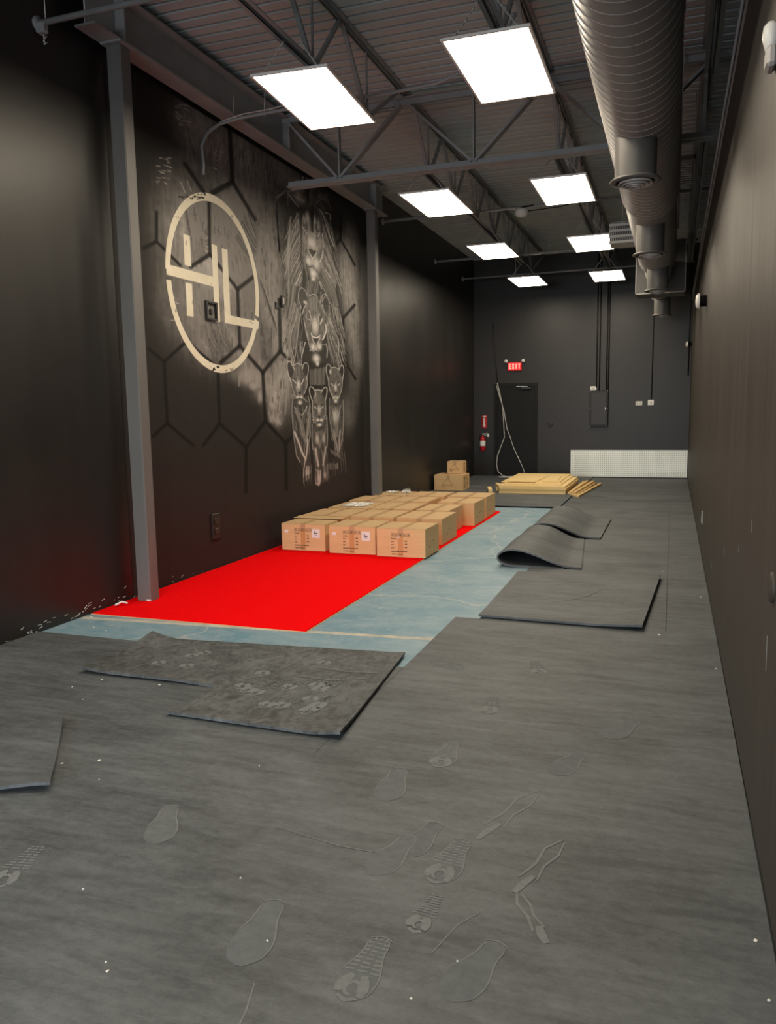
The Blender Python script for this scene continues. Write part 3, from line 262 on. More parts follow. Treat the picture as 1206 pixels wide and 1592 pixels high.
def mural():
    y0,y1,z0,z1=5.62,11.55,.02,4.44; dy,dz=.0105,.0062
    ny=int((y1-y0)/dy)+1; nz=int((z1-z0)/dz)+1
    Y=np.linspace(y0,y1,ny); Z=np.linspace(z0,z1,nz); dy=Y[1]-Y[0]; dz=Z[1]-Z[0]
    C=np.full((nz,ny),.024)
    rs=np.random.RandomState(3)
    def noise(cy,cz):
        g=rs.rand(cz+2,cy+2); u=np.linspace(0,cy,ny); v=np.linspace(0,cz,nz); iu=u.astype(int); iv=v.astype(int); fu=u-iu; fv=v-iv
        fu=fu*fu*(3-2*fu); fv=(fv*fv*(3-2*fv))[:,None]; a=g[iv][:,iu]; b=g[iv][:,iu+1]; c=g[iv+1][:,iu]; d=g[iv+1][:,iu+1]
        return (a*(1-fu)+b*fu)*(1-fv)+(c*(1-fu)+d*fu)*fv
    cloud=noise(9,8)*.5+noise(22,16)*.3+noise(60,40)*.2
    fine=noise(200,30)*.6+noise(90,110)*.4
    CAL=lambda v:.0045+(v/100.)*.86
    def window(ymin,ymax,zmin,zmax,m):
        i0=max(0,int((ymin-m*3-y0)/dy)); i1=min(ny,int((ymax+m*3-y0)/dy)+2); j0=max(0,int((zmin-m*1.5-z0)/dz)); j1=min(nz,int((zmax+m*1.5-z0)/dz)+2)
        return i0,i1,j0,j1
    def stroke(pts,w,v,al=1.):
        P=[(pts[i]/1000.,pts[i+1]/1000.) for i in range(0,len(pts),2)]; w=w/1000.
        k=4.2/P[0][0]
        i0,i1,j0,j1=window(min(p[0] for p in P),max(p[0] for p in P),min(p[1] for p in P),max(p[1] for p in P),w)
        if i1<=i0 or j1<=j0: return
        yy=Y[None,i0:i1]*k; zz=Z[j0:j1,None]; d=np.full((j1-j0,i1-i0),9.)
        # smooth the polyline once
        if len(P)>2:
            Q=[P[0]]
            for a,b in zip(P[:-1],P[1:]): Q+=[(a[0]*.75+b[0]*.25,a[1]*.75+b[1]*.25),(a[0]*.25+b[0]*.75,a[1]*.25+b[1]*.75)]
            P=Q+[P[-1]]
        for a,b in zip(P[:-1],P[1:]):
            ax,az,bx,bz=a[0]*k,a[1],b[0]*k,b[1]; L=(bx-ax)**2+(bz-az)**2+1e-12
            t=np.clip(((yy-ax)*(bx-ax)+(zz-az)*(bz-az))/L,0,1); d=np.minimum(d,np.hypot(yy-ax-t*(bx-ax),zz-az-t*(bz-az)))
        s=max(.0032,w*.22); a=np.clip((w*.5+s-d)/(2*s),0,1)*al
        C[j0:j1,i0:i1]=C[j0:j1,i0:i1]*(1-a)+CAL(v)*a
    rnd=random.Random(11); dark=[]
    nblob=0
    for e in MUR:
        if e[0]=='B':
            _,v,al,cy,cz,ry,rz=e; cy/=1000.;cz/=1000.;ry=max(ry/1000.,.02);rz=max(rz/1000.,.01)
            i0,i1,j0,j1=window(cy-ry*1.8,cy+ry*1.8,cz-rz*1.8,cz+rz*1.8,.01)
            if i1<=i0 or j1<=j0: continue
            g=np.exp(-1.3*(((Y[None,i0:i1]-cy)/ry)**2+((Z[j0:j1,None]-cz)/rz)**2)**1.3)*al/100.
            if ry>.12: g=g*(.35+1.3*cloud[j0:j1,i0:i1])*(.6+.8*fine[j0:j1,i0:i1]); g=np.clip(g,0,1)
            C[j0:j1,i0:i1]=C[j0:j1,i0:i1]*(1-g)+CAL(min(78,v*(2.3 if ry>.12 else 1.7)))*g
        elif e[0]=='S': stroke(e[3],e[2],e[1],.95)
        elif e[0]=='H':   # fur: many short tapering hairs inside a polygon
            _,v0,v1,w,n,ln,dl,dr,pl=e; P=[(pl[i]/1000.,pl[i+1]/1000.) for i in range(0,len(pl),2)]
            ya,yb=min(p[0] for p in P),max(p[0] for p in P); za,zb=min(p[1] for p in P),max(p[1] for p in P); got=0
            def inside(y,z):
                c=False
                for a,b2 in zip(P,P[1:]+P[:1]):
                    if (a[1]>z)!=(b2[1]>z) and y<(b2[0]-a[0])*(z-a[1])/(b2[1]-a[1]+1e-12)+a[0]: c=not c
                return c
            while got<n:
                y=rnd.uniform(ya,yb); z=rnd.uniform(za,zb)
                if not inside(y,z): continue
                got+=1; q=(y-ya)/(yb-ya); d0=dl[0]+(dr[0]-dl[0])*q+rnd.uniform(-.12,.12); L=ln/1000.*rnd.uniform(.5,1.3); bend=rnd.uniform(-.25,.25)
                pp=[y,z,y+L*(d0+bend)*.5,z-L*.5,y+L*d0,z-L]; stroke([x*1000 for x in pp],w*rnd.uniform(.5,1.1),(v0+(v1-v0)*rnd.random()**1.4) if rnd.random()<(.62 if w<13 else .9) else 2.5,.75 if w<13 else .45)
        elif e[0]=='P':
            P=[(e[3][i]/1000.,e[3][i+1]/1000.) for i in range(0,len(e[3]),2)]; w=max(e[2]/1000.,.008)
            i0,i1,j0,j1=window(min(p[0] for p in P),max(p[0] for p in P),min(p[1] for p in P),max(p[1] for p in P),w)
            yy=Y[None,i0:i1]; zz=Z[j0:j1,None]; ins=np.zeros((j1-j0,i1-i0),bool); d=np.full((j1-j0,i1-i0),9.); k=4.2/P[0][0]
            for a,b in zip(P,P[1:]+P[:1]):
                c=((a[1]>zz)!=(b[1]>zz))&(yy<(b[0]-a[0])*(zz-a[1])/(b[1]-a[1]+1e-12)+a[0]); ins^=c
                ax,az,bx,bz=a[0]*k,a[1],b[0]*k,b[1]; L=(bx-ax)**2+(bz-az)**2+1e-12
                t=np.clip(((yy*k-ax)*(bx-ax)+(zz-az)*(bz-az))/L,0,1); d=np.minimum(d,np.hypot(yy*k-ax-t*(bx-ax),zz-az-t*(bz-az)))
            a=np.clip(.5+np.where(ins,d,-d)/w,0,1)*.9*(.85+.3*fine[j0:j1,i0:i1]); a=np.clip(a,0,1)
            C[j0:j1,i0:i1]=C[j0:j1,i0:i1]*(1-a)+CAL(e[1])*a
        else:
            _,v0,v1,w,n,A,Bc=e
            n=int(n*1.7)
            for i in range(n):
                t=(i+rnd.uniform(-.4,.4))/max(1,n-1); p=ramp_lerp(A,Bc,t); L=len(p)//2
                s=rnd.uniform(0,.35); jy,jz=rnd.uniform(-12,12),rnd.uniform(-8,8)
                p=[p[2*q+(0)]+jy if r==0 else p[2*q+1]+jz+rnd.uniform(-6,6) for q in range(L) for r in (0,1)]
                if rnd.random()<.55: # a dark gap beside the hair
                    stroke([x+(22 if k2%2==0 else 0) for k2,x in enumerate(p)],w*.9,2,.75)
                stroke(p,w*rnd.uniform(.4,.9),v0+(v1-v0)*rnd.random()**1.6,.9)
    C*= .93+.14*fine
    C=np.clip(C,.004,.8)
    # red carpet bounce tinted into the colour low down, warm greys above
    zz=np.clip((1.35-Z[:,None])/.8,0,1)*np.ones((1,ny)); base=(C<.06)
    R=C*(1.02+.12*zz); G=C*(.975-.10*zz); Bl=C*(.92-.06*zz)
    col=np.stack([R,G,Bl,np.ones_like(C)],-1).reshape(-1,4).astype(np.float32)
    yy,zg=np.meshgrid(Y,Z); co=np.stack([np.full_like(yy,.0015),yy-8.6,zg],-1).reshape(-1,3).astype(np.float32)
    idx=np.arange(nz*ny).reshape(nz,ny); f=np.stack([idx[:-1,:-1],idx[:-1,1:],idx[1:,1:],idx[1:,:-1]],-1).reshape(-1,4)
    me=bpy.data.meshes.new('mural'); me.vertices.add(len(co)); me.vertices.foreach_set('co',co.ravel())
    me.loops.add(f.size); me.loops.foreach_set('vertex_index',f.ravel().astype(np.int32)); me.polygons.add(len(f))
    me.polygons.foreach_set('loop_start',np.arange(0,f.size,4,dtype=np.int32)); me.polygons.foreach_set('loop_total',np.full(len(f),4,np.int32)); me.update()
    at=me.color_attributes.new('paint','FLOAT_COLOR','POINT'); at.data.foreach_set('color',col.ravel())
    m=bpy.data.materials.new('mural_paint'); m.use_nodes=True; nt=m.node_tree; b=nt.nodes['Principled BSDF']; a=nt.nodes.new('ShaderNodeAttribute'); a.attribute_name='paint'
    nt.links.new(a.outputs['Color'],b.inputs['Base Color']); b.inputs['Roughness'].default_value=.6; b.inputs['Specular IOR Level'].default_value=.15
    me.materials.append(m); o=bpy.data.objects.new('mural',me); COL.objects.link(o); o.location=(XL,8.6,0)
    return tag(o,'grey spray-painted mural of a lion, lioness and three cubs over hexagon lines','mural')
mu=mural()
# cream ring and letters, painted proud of the mural
def ring(a0,a1,ri=.792,ro=.868,n=60,cy=7.2,cz=2.85):
    mb=MB(); vs=[]
    for i in range(n+1):
        t=math.radians(a0+(a1-a0)*i/n)
        for r in (ri,ro): vs.append((XL+.003,cy+r*math.cos(t),cz+r*math.sin(t)))
    k=len(vs); vs+=[(XL+.0016,y,z) for x,y,z in vs]; fs=[]
    for i in range(n): fs+=[(2*i,2*i+1,2*i+3,2*i+2),(2*i+1,k+2*i+1,k+2*i+3,2*i+3),(2*i,2*i+2,k+2*i+2,k+2*i)]
    fs+=[(0,k,k+1,1),(2*n,2*n+1,k+2*n+1,k+2*n)]
    return mb.add(vs,fs)
ring(-15.5,178.2).build('logo_ring',M['cream'],mu,label='cream upper arc of the painted ring')
ring(184.6,341.6).build('logo_ring',M['cream'],mu,label='cream lower arc of the painted ring')
mb=MB(); X0,X1=XL+.0016,XL+.0032
mb.box(X0,X1,6.642,6.75,2.958,3.24); mb.box(X0,X1,6.642,6.75,2.492,2.80); mb.box(X0,X1,7.13,7.228,2.491,3.238); mb.box(X0,X1,6.345,7.131,2.826,2.921)
mb.build('logo_letter',M['cream'],mu,label='cream letter H joined to the ring by its crossbar')
mb=MB(); mb.prism([(7.321,2.491),(8.02,2.487),(8.045,2.571),(7.436,2.577),(7.429,3.232),(7.321,3.232)],X0,X1,'X')
mb.build('logo_letter',M['cream'],mu,label='cream letter L joined to the lower arc')
rnd=random.Random(5); mb=MB()
def scuff(cy,cz,ly,lz,n,s=.02):
    for i in range(n):
        a=rnd.uniform(0,1); y=cy+ly*(a-.5)+rnd.uniform(-.01,.01); z=cz+lz*(a-.5)+rnd.uniform(-.012,.012); w=rnd.uniform(.4,1.6)*s; h=rnd.uniform(.2,.5)*s
        mb.prism([(y-w,z-h*.3),(y-w*.2,z-h),(y+w,z+h*.2),(y+w*.3,z+h)],XL+.003,XL+.0042,'X')
scuff(6.80,3.60,.42,.10,30); scuff(7.0,3.68,.15,.03,6,.02); scuff(7.12,2.03,.16,.05,10,.022); scuff(7.36,2.02,.3,.03,6,.015); scuff(7.72,3.44,.12,-.07,6,.012); scuff(7.85,2.55,.10,-.01,6,.014)
mb.build('paint_chipping',M['black'],mu,kind='stuff')
mb=MB()  # scraped pale paint along the bottom of the left wall
for i in range(46):
    y=rnd.choice([rnd.uniform(4.0,5.4),rnd.uniform(4.3,5.6),rnd.uniform(5.6,7.6)]); z=abs(rnd.gauss(.03,.04))+.012; w=rnd.uniform(.004,.022); h=rnd.uniform(.001,.003); sl=rnd.uniform(-.2,.6)
    mb.prism([(y-w,z-w*sl),(y+w,z+w*sl),(y+w,z+w*sl+h),(y-w,z-w*sl+h*.5)],XL,XL+.003,'X')
mb.build('paint_scrape',M['chipm'],bpy.data.objects['wall_left'],kind='stuff')
mb=MB()
for y,z,l in ((9.03,.42,.07),(5.3,.70,.05),(6.8,.33,.05),(4.2,.9,.04),(7.4,.62,.06),(3.6,1.1,.05),(2.9,.8,.12)):
    mb.prism([(y,z),(y+.006,z),(y+.004,z-l),(y-.002,z-l)],XR-.001,XR+.001,'X')
mb.build('scratch',M['scratch'],wr,kind='stuff')

# ------------------------------------------------------------------ steel columns and beam
def column(x0,x1,y0,y1,label):
    t=empty('steel_column',((x0+x1)/2,(y0+y1)/2,0),label,'column','square steel columns under the left beam')
    MB().bev(x0,x1,y0,y1,.004,4.435,.008).build('shaft',M['column'],t)
    MB().box(x0-.03,x1+.03,y0-.03,y1+.03,4.435,4.449).build('cap_plate',M['steel'],t)
    return t
c1=column(-4.245,-4.112,5.535,5.662,'front square grey steel column standing at the corner of the red carpet')
MB().box(-4.15,-4.108,5.531,5.536,.013,.028).build('paint_patch',M['chipm'],c1,label='white bare patch at the foot')
column(-4.245,-4.112,11.17,11.30,'rear square grey steel column beside the painted lions')
bm_=empty('steel_beam',(-4.19,5.24,4.45),'long dark steel I-beam running over both left columns','beam')
MB().box(-4.285,-4.10,5.24,11.72,4.45,4.466).build('bottom_flange',M['steel'],bm_)
MB().box(-4.285,-4.10,5.24,11.72,4.80,4.816).build('top_flange',M['steel'],bm_)
MB().box(-4.196,-4.188,5.24,11.72,4.466,4.80).build('web',M['steel'],bm_)
for y in (5.60,8.46,11.23): MB().box(-4.188,-4.103,y-.006,y+.006,4.466,4.80).build('stiffener',M['truss'],bm_)

# ------------------------------------------------------------------ transverse truss girder at Y 8.46
GY=8.46
g=empty('truss_girder',(-4.12,GY,4.08),'grey steel truss girder crossing the room above the boxes','truss')
mb=MB()
for s in (-1,1): mb.box(-4.13,XR+.10,GY+s*.012,GY+s*.075,4.060,4.068); mb.box(-4.13,XR+.10,GY+s*.012,GY+s*.019,4.068,4.125)
mb.build('bottom_chord',M['truss'],g)
mb=MB()
for s in (-1,1): mb.box(-4.19,XR+.10,GY+s*.012,GY+s*.07,4.815,4.823); mb.box(-4.19,XR+.10,GY+s*.012,GY+s*.019,4.755,4.815)
mb.build('top_chord',M['truss'],g)
nodes=[-3.51,-2.01,-.51]; tops=[-4.15,-2.76,-1.26,.30]
for i,x in enumerate(nodes):
    for tx in (tops[i],tops[i+1]):
        for s in (-1,1): MB().bar((x+(.02 if tx>x else -.02),GY+s*.02,4.11),(tx+(-.03 if tx>x else .03),GY+s*.02,4.77),.026,.058,(0,1,0)).build('web_member',M['truss'],g)
    for s in (-1,1): MB().bar((x,GY+s*.014,4.11),(x,GY+s*.014,4.77),.016,.030,(0,1,0)).build('web_member',M['truss'],g)

# ------------------------------------------------------------------ open-web joists
def joist(x,ya,yb,label,first):
    t=empty('steel_joist',(x,ya,4.28),label,'joist','open-web roof joists')
    def chord(name,y0,y1,z0,up):
        mb=MB()
        for s in (-1,1):
            a,b=sorted((x+s*.012,x+s*.052)); mb.box(a,b,y0,y1,z0,z0+.006)
            a,b=sorted((x+s*.012,x+s*.018)); mb.box(a,b,y0,y1,*( (z0,z0+.042) if up else (z0-.036,z0+.006)))
        mb.build(name,M['truss'],t)
    ns=[]; y=first
    while y<yb-.7: ns.append(y); y+=1.2
    while ns[0]-1.2>ya+.5: ns.insert(0,ns[0]-1.2)
    chord('bottom_chord',ns[0]-.25,ns[-1]+.12,4.28,True); chord('top_chord',ya,yb,4.888,False)
    for k,b in enumerate(ns):
        lo=b-.6 if k or b-.6>ya else ya+.05; hi=b+.6 if k<len(ns)-1 else yb-.08
        for q in (lo,hi):
            d=.03 if q>b else -.03
            MB().bar((x,b+d,4.30),(x,q-d,4.87),.026,.036,(1,0,0)).build('web_member',M['truss'],t)
        MB().bar((x,b,4.31),(x,b,4.86),.016,.016,(1,0,0)).build('web_member',M['truss'],t)
    return t
where={-2.76:'over the left row of light panels',-1.26:'over the right row of light panels',.215:'close to the right wall'}
for x in where:
    joist(x,-2.0,8.44,'front open-web roof joist '+where[x],6.15)
    joist(x,8.48,YB-.02,'rear open-web roof joist beyond the truss girder '+where[x],9.35)

# ------------------------------------------------------------------ light panels on chains
def led_panel():
    x,y,z=-1.24,6.12,4.03
    t=empty('led_panel',(x,y,z),'tmp','light','hanging rectangular light panels')
    mb=MB(); hx,hy,fw=.302,.602,.017
    for a in (-1,1):
        x0,x1=sorted((x+a*hx,x+a*(hx-fw))); mb.box(x0,x1,y-hy,y+hy,z-.004,z+.012)
        y0,y1=sorted((y+a*hy,y+a*(hy-fw))); mb.box(x-hx+fw,x+hx-fw,y0,y1,z-.004,z+.012)
    mb.box(x-hx+.002,x+hx-.002,y-hy+.002,y+hy-.002,z+.008,z+.014)
    mb.build('frame',M['frame'],t)
    mb=MB(); mb.add([(x-hx+fw,y-hy+fw,z),(x+hx-fw,y-hy+fw,z),(x+hx-fw,y+hy-fw,z),(x-hx+fw,y+hy-fw,z)],[(3,2,1,0)]); mb.build('diffuser',M['diff'],t,fix=False)
    MB().bev(x-.06,x+.06,y-.18,y+.18,z+.014,z+.055,.006).build('driver_box',M['offwhite'],t)
    for a in (-1,1):
        for b in (-1,1):
            p=Vector((x+a*.22,y+b*.57,z+.012)); q=Vector((x+a*.06,y+b*.52,4.270)); n=14; mb=MB()
            for k in range(n):
                c0=p.lerp(q,k/n); c1=p.lerp(q,(k+1.15)/n); off=Vector((0,.004,0)) if k%2 else Vector((.004,0,0))
                mb.tube([c0+off,c1+off],.0036,4); mb.tube([c0-off,c1-off],.0036,4)
            mb.build('chain',M['chain'],t)
    return t
lp=led_panel()
names=['nearest','second','third','farthest']
first=True
for r,(x,side) in enumerate(((-1.24,'right'),(-2.74,'left'))):
    for k,y in enumerate((6.12,9.66,12.85,16.05)):
        o=lp if first else copy_tree(lp); first=False
        o.location=(x,y,4.03 if k<3 else 4.02)
        o['label']='%s lit rectangular light panel on chains in the %s row'%(names[k],side)
        if side=='left' and k==0: o.rotation_euler=(0,0,math.radians(3.4)); o.location=(-2.735,6.17,4.03)

for x,side in ((-1.24,'right'),(-2.74,'left')):   # the rows go on over and behind the viewer, out of the frame
    for y,w in ((2.58,'above the viewer'),(-.9,'behind the viewer')):
        o=copy_tree(lp); o.location=(x,y,4.03); o['label']='lit rectangular light panel %s in the %s row'%(w,side)
# ------------------------------------------------------------------ spiral duct, outlets, plenum, heater
DX,DZ=-.285,3.76
d=empty('spiral_duct',(DX,0,DZ),'big round charcoal spiral duct running under the roof on the right','duct')
mb=MB(); mb.lathe((DX,0,DZ),[(.279,-2.0),(.279,9.0),(.265,9.2),(.262,12.85),(.262,12.9),(.20,12.95)],48,'Y'); mb.build('duct_shell',M['duct'],d)
mb=MB(); mb.lathe((DX,0,3.70),[(.20,12.85),(.20,16.3),(.0,16.3)],36,'Y'); mb.build('duct_shell',M['duct'],d,label='narrower end length of the duct')
def helix(y0,y1,r,zc,pitch,n=32):
    mb=MB(); N=int((y1-y0)/pitch*n); vs=[];fs=[]
    for i in range(N+1):
        t=2*PI*i/n; y=y0+pitch*i/n
        for dr,dy in ((-.002,-.006),(.0055,0),(-.002,.006)):
            vs.append((DX+(r+dr)*math.cos(t),y+dy,zc+(r+dr)*math.sin(t)))
        if i<N: fs+=[(3*i,3*i+1,3*i+4,3*i+3),(3*i+1,3*i+2,3*i+5,3*i+4)]
    return mb.add(vs,fs,True)
helix(-1.9,9.0,.279,DZ,.128).build('spiral_seam',M['seam'],d,label='thin raised spiral seam, paler than the duct')
helix(9.2,12.8,.262,DZ,.128).build('spiral_seam',M['seam'],d)
helix(13,16.25,.20,3.70,.128,24).build('spiral_seam',M['seam'],d)
for y,x in ((6.42,-.31),(9.5,-.29),(12.47,-.265),(15.9,-.245)):
    zt=3.60
    mb=MB(); mb.lathe((x,y,0),[(.148,zt),(.148,3.235)],32); mb.lathe((x,y,0),[(.138,3.235),(.138,zt)],32)
    c=mb.build('outlet_collar',M['collar'],d)
    mb=MB(); mb.lathe((x,y,0),[(.148,3.245),(.172,3.236),(.184,3.224),(.180,3.216),(.150,3.212),(.140,3.216),(.138,3.236)],36); mb.build('outlet_rim',M['collar'],c)
    mb=MB()
    for r,dz in ((.022,.034),(.050,.028),(.078,.020),(.106,.010)): mb.lathe((x,y,0),[(r,3.236-dz),(r+.014,3.208-dz),(r+.019,3.210-dz),(r+.006,3.240-dz),(r,3.236-dz)],28)
    mb.box(x-.14,x+.14,y-.004,y+.004,3.236,3.244); mb.box(x-.004,x+.004,y-.14,y+.14,3.236,3.244)
    MB().lathe((x,y,0),[(.0,3.262),(.137,3.262)],28).build('throat_shade',M['black'],c)  # black disc put in for the shade inside the collar
    mb.build('grille',M['seam'],c,label='concentric ring louvre')
for y in (2.2,5.2,8.3,11.2):
    for s in (-1,1): MB().bar((DX+s*.28,y,DZ+.05),(DX+s*.28,y,4.87),.02,.003,(0,1,0)).build('hanger_strap',M['duct'],d)
p=empty('duct_plenum',(-.26,14.0,3.37),'dark sheet-metal plenum box hung behind the third duct outlet','plenum')
mb=MB(); x0,x1,yy0,yy1,z0,z1=-.64,.13,14.0,14.55,3.38,4.22
mb.bev(x0,x1,yy0,yy1,z0,z1,.012); mb.build('casing',M['collar'],p)
mb=MB()
for x in (x0,x1-.015): mb.box(x,x+.015,yy0-.012,yy0,z0,z1)
mb.box(x0,x1,yy0-.012,yy0,z0,z0+.015); mb.box(x0,x1,yy0-.012,yy0,z1-.015,z1); mb.build('edge_flange',M['seam'],p)
h=empty('unit_heater',(-.75,12.1,3.85),'pale louvred unit heater tucked left of the round duct','heater')
MB().bev(-.92,-.58,12.1,12.45,3.86,4.12,.01).build('casing',M['offwhite'],h)
mb=MB()
for k in range(4): mb.box(-.925,-.575,12.075,12.10,3.862+k*.078,3.892+k*.078)
MB().box(-.915,-.585,12.094,12.099,3.87,4.11).build('slot_shade',M['black'],h)  # black panel stands in for the shade between the louvre bars
mb.build('face_frame',M['white'],h)
mb=MB()
for k in range(14): mb.box(-.915+k*.024,-.907+k*.024,12.085,12.094,3.88,4.10)
mb.build('fin',M['chain'],h,kind='stuff')
MB().tube([(-.75,12.2,4.12),(-.75,12.2,4.86)],.008).build('hanger_rod',M['chain'],h)
mb=MB(); mb.tube([(-.9,12.14,4.15),(-.6,12.14,4.16)],.012); mb.build('gas_pipe',M['chain'],h)
# return grille box near the right wall beyond the truss
rg=empty('return_grille',(.08,10.3,4.16),'dark louvred air grille above the duct near the right wall','vent')
mb=MB(); mb.box(-.02,.155,9.5,9.53,4.18,4.22); mb.box(-.02,.155,10.9,10.93,4.18,4.22); mb.box(-.03,-.01,9.5,10.93,4.18,4.22); mb.box(.14,.155,9.5,10.93,4.18,4.22); mb.build('frame',M['duct'],rg)
mb=MB()
for k in range(14): y=9.58+k*.095; mb.add([(-.01,y,4.19),(.15,y,4.19),(.15,y+.06,4.215),(-.01,y+.06,4.215)],[(0,1,2,3)])
for x in (.0,.14):
    for y in (9.55,10.88): mb.tube([(x,y,4.2),(x,y,4.88)],.004,5)
mb.build('louvre',M['duct'],rg)

# ------------------------------------------------------------------ pipes, conduits, cables overhead
def pipe(name,label,pts,r,m,cat='pipe',group=None):
    t=MB().tube(pts,r,10).build(name,m,origin=Vector(pts[0]),label=label,cat=cat,group=group); return t
def hanger(parent,x,y,z,zt=4.86,m=None):
    MB().tube([(x,y,z),(x,y,zt)],.004,5).build('hanger_rod',m or M['chain'],parent)
p0=pipe('sprinkler_pipe','nearest sprinkler pipe crossing in front of the beam end at top left',[(-4.32,4.92,4.35),(XR+.10,4.92,4.352)],.021,M['truss'],group='sprinkler branch pipes'); hanger(p0,-3.93,4.92,4.34); hanger(p0,-4.27,4.92,4.34)
MB().bev(-4.345,-4.27,4.89,4.95,4.28,4.35,.01).build('bracket',M['truss'],p0)
for k in range(4): MB().tube([(-4.30+.02*(k%2),4.93,4.28-.02*k),(-4.28,4.90,4.25-.018*k)],.006,5).build('clamp_bolt',M['chain'],p0)
p2=pipe('sprinkler_pipe','sprinkler pipe just beyond the second pair of light panels',[(-4.33,12.16,4.49),(XR+.10,12.16,4.50)],.022,M['truss'],group='sprinkler branch pipes'); hanger(p2,-2.5,12.16,4.5)
p3=pipe('sprinkler_pipe','sprinkler pipe passing behind the third pair of light panels',[(-4.33,15.09,4.36),(XR,15.09,4.38)],.022,M['truss'],group='sprinkler branch pipes'); hanger(p3,-2.2,15.09,4.37)
p4=pipe('sprinkler_pipe','farthest sprinkler pipe near the back wall',[(-4.33,17.19,4.34),(XR,17.19,4.36)],.018,M['truss'],group='sprinkler branch pipes'); hanger(p4,-3.2,17.19,4.35)
for pp,y,z in ((p2,12.16,4.49),(p3,15.09,4.36),(p4,17.19,4.34),(p0,4.92,4.35)): MB().lathe((-4.33,y,z),[(0,-.018),(.05,-.018),(.05,0),(0,0.004)],14,'X').build('wall_flange',M['truss'],pp)
mb=MB(); mb.lathe((-2.17,12.10,4.41),[(.0,-.07),(.05,-.065),(.088,-.04),(.10,-.005),(.10,.03),(.07,.05),(0,.05)],20); o=mb.build('ceiling_sensor',M['white'],origin=(-2.17,12.10,4.41),label='small white domed sensor hanging between the light rows',cat='sensor')
MB().tube([(-2.17,12.10,4.45),(-2.17,12.13,4.49),(-2.0,12.13,4.5)],.012,6).build('bracket',M['black'],o)
MB().tube([(-2.08,12.10,4.42),(-1.6,12.2,4.46),(-1.3,12.3,4.55)],.008,6).build('wire',M['black'],o)
o=MB().bev(-2.99,-2.84,12.02,12.14,4.30,4.38,.01).build('junction_box',M['truss'],origin=(-2.91,12.1,4.3),label='small grey box hanging at the tip of the second left panel',cat='electrical box'); MB().tube([(-2.91,12.1,4.38),(-2.91,12.1,4.86)],.006,5).build('hanger_rod',M['truss'],o)
cb=MB().tube([(XL+.01,7.02,3.86),(XL+.015,7.03,3.95),(XL+.02,7.0,4.12),(XL+.04,7.08,4.26),(XL+.10,7.2,4.37),(-4.05,7.26,4.42),(-3.6,7.25,4.43),(-3.0,7.24,4.42),(-2.53,7.23,4.42),(-2.27,7.21,4.425),(-2.04,7.2,4.43),(-1.8,7.16,4.48),(-1.5,7.1,4.6),(-1.3,7.0,4.8)],.015,8).build('cable_bundle',M['steel'],origin=(XL,7.02,3.86),label='sagging bundle of cables leaving the mural wall above the ring',cat='cable')
MB().tube([(XL+.05,7.11,4.30),(XL+.12,7.22,4.40),(-4.0,7.24,4.445),(-3.7,7.24,4.45),(-3.4,7.23,4.475),(-2.9,7.23,4.45)],.006,6).build('loose_cable',M['chain'],cb)
for x,z in ((-4.12,4.42),(-3.78,4.43)): MB().tube([(x,7.26,z-.03),(x,7.26,z+.06),(x+.01,7.26,z+.2)],.005,5).build('tie_hook',M['chain'],cb)
pipe('wall_cable','thin cable drooping from the left end of the truss girder',[(-4.12,8.46,4.06),(-4.22,8.5,4.02),(XL+.012,8.55,3.93),(XL+.008,8.58,3.63),(XL+.008,8.6,3.4)],.007,M['black'],'cable')

# ------------------------------------------------------------------ things on the left wall
def faceplate(name,label,y,z,w,h,m,cat='electrical box'):
    o=MB().bev(XL,XL+.02,y-w/2,y+w/2,z-h/2,z+h/2,.005).build(name,m,origin=(XL,y,z),label=label,cat=cat); return o
o=empty('socket_box',(XL,7.05,2.58),'empty black socket box inside the painted ring','electrical box')
mb=MB()
for a in (-1,1): y0,y1=sorted((7.05+a*.10,7.05+a*.078)); mb.box(XL,XL+.03,y0,y1,2.49,2.67); z0,z1=sorted((2.58+a*.09,2.58+a*.072)); mb.box(XL,XL+.03,6.972,7.128,z0,z1)
mb.build('box_rim',M['black'],o); MB().bev(XL,XL+.022,7.03,7.07,2.55,2.60,.004).build('socket',M['blackgloss'],o)
o=faceplate('switch_box','small black switch box on the mural left of the lioness',8.62,2.86,.07,.13,M['black']); MB().bev(XL,XL+.014,8.44,8.52,2.76,2.83,.003).build('plate',M['black'],o); MB().box(XL+.02,XL+.024,8.61,8.64,2.83,2.90).build('switch',M['offwhite'],o)
o=faceplate('wall_outlet','black outlet cover low on the mural wall beside the carpet',6.97,.44,.16,.26,M['black'],'outlet')
for z in (.39,.49): MB().bev(XL+.02,XL+.026,6.93,7.01,z-.03,z+.03,.002).build('socket',M['blackgloss'],o)

# ------------------------------------------------------------------ back wall
dr=MB().bev(-3.80,-2.955,YB-.012,YB-.001,.014,2.06,.003).build('door_1',M['dooredge'],kind='structure')
mb=MB(); mb.box(-3.875,-3.805,YB-.035,YB-.001,.012,2.135); mb.box(-2.95,-2.885,YB-.035,YB-.001,.012,2.135); mb.box(-3.805,-2.95,YB-.035,YB-.001,2.065,2.135); mb.build('door_frame',M['dooredge'],dr)
mb=MB(); mb.bev(-3.25,-3.02,YB-.075,YB-.012,1.99,2.045,.006); c=mb.build('door_closer',M['blackgloss'],dr)
MB().bar((-3.1,YB-.06,2.05),(-3.35,YB-.10,2.06),.02,.008).build('closer_arm',M['chain'],c)
MB().tube([(-3.70,YB-.03,1.0),(-3.70,YB-.06,1.0),(-3.60,YB-.06,1.0)],.012,8).build('door_handle',M['blackgloss'],dr)
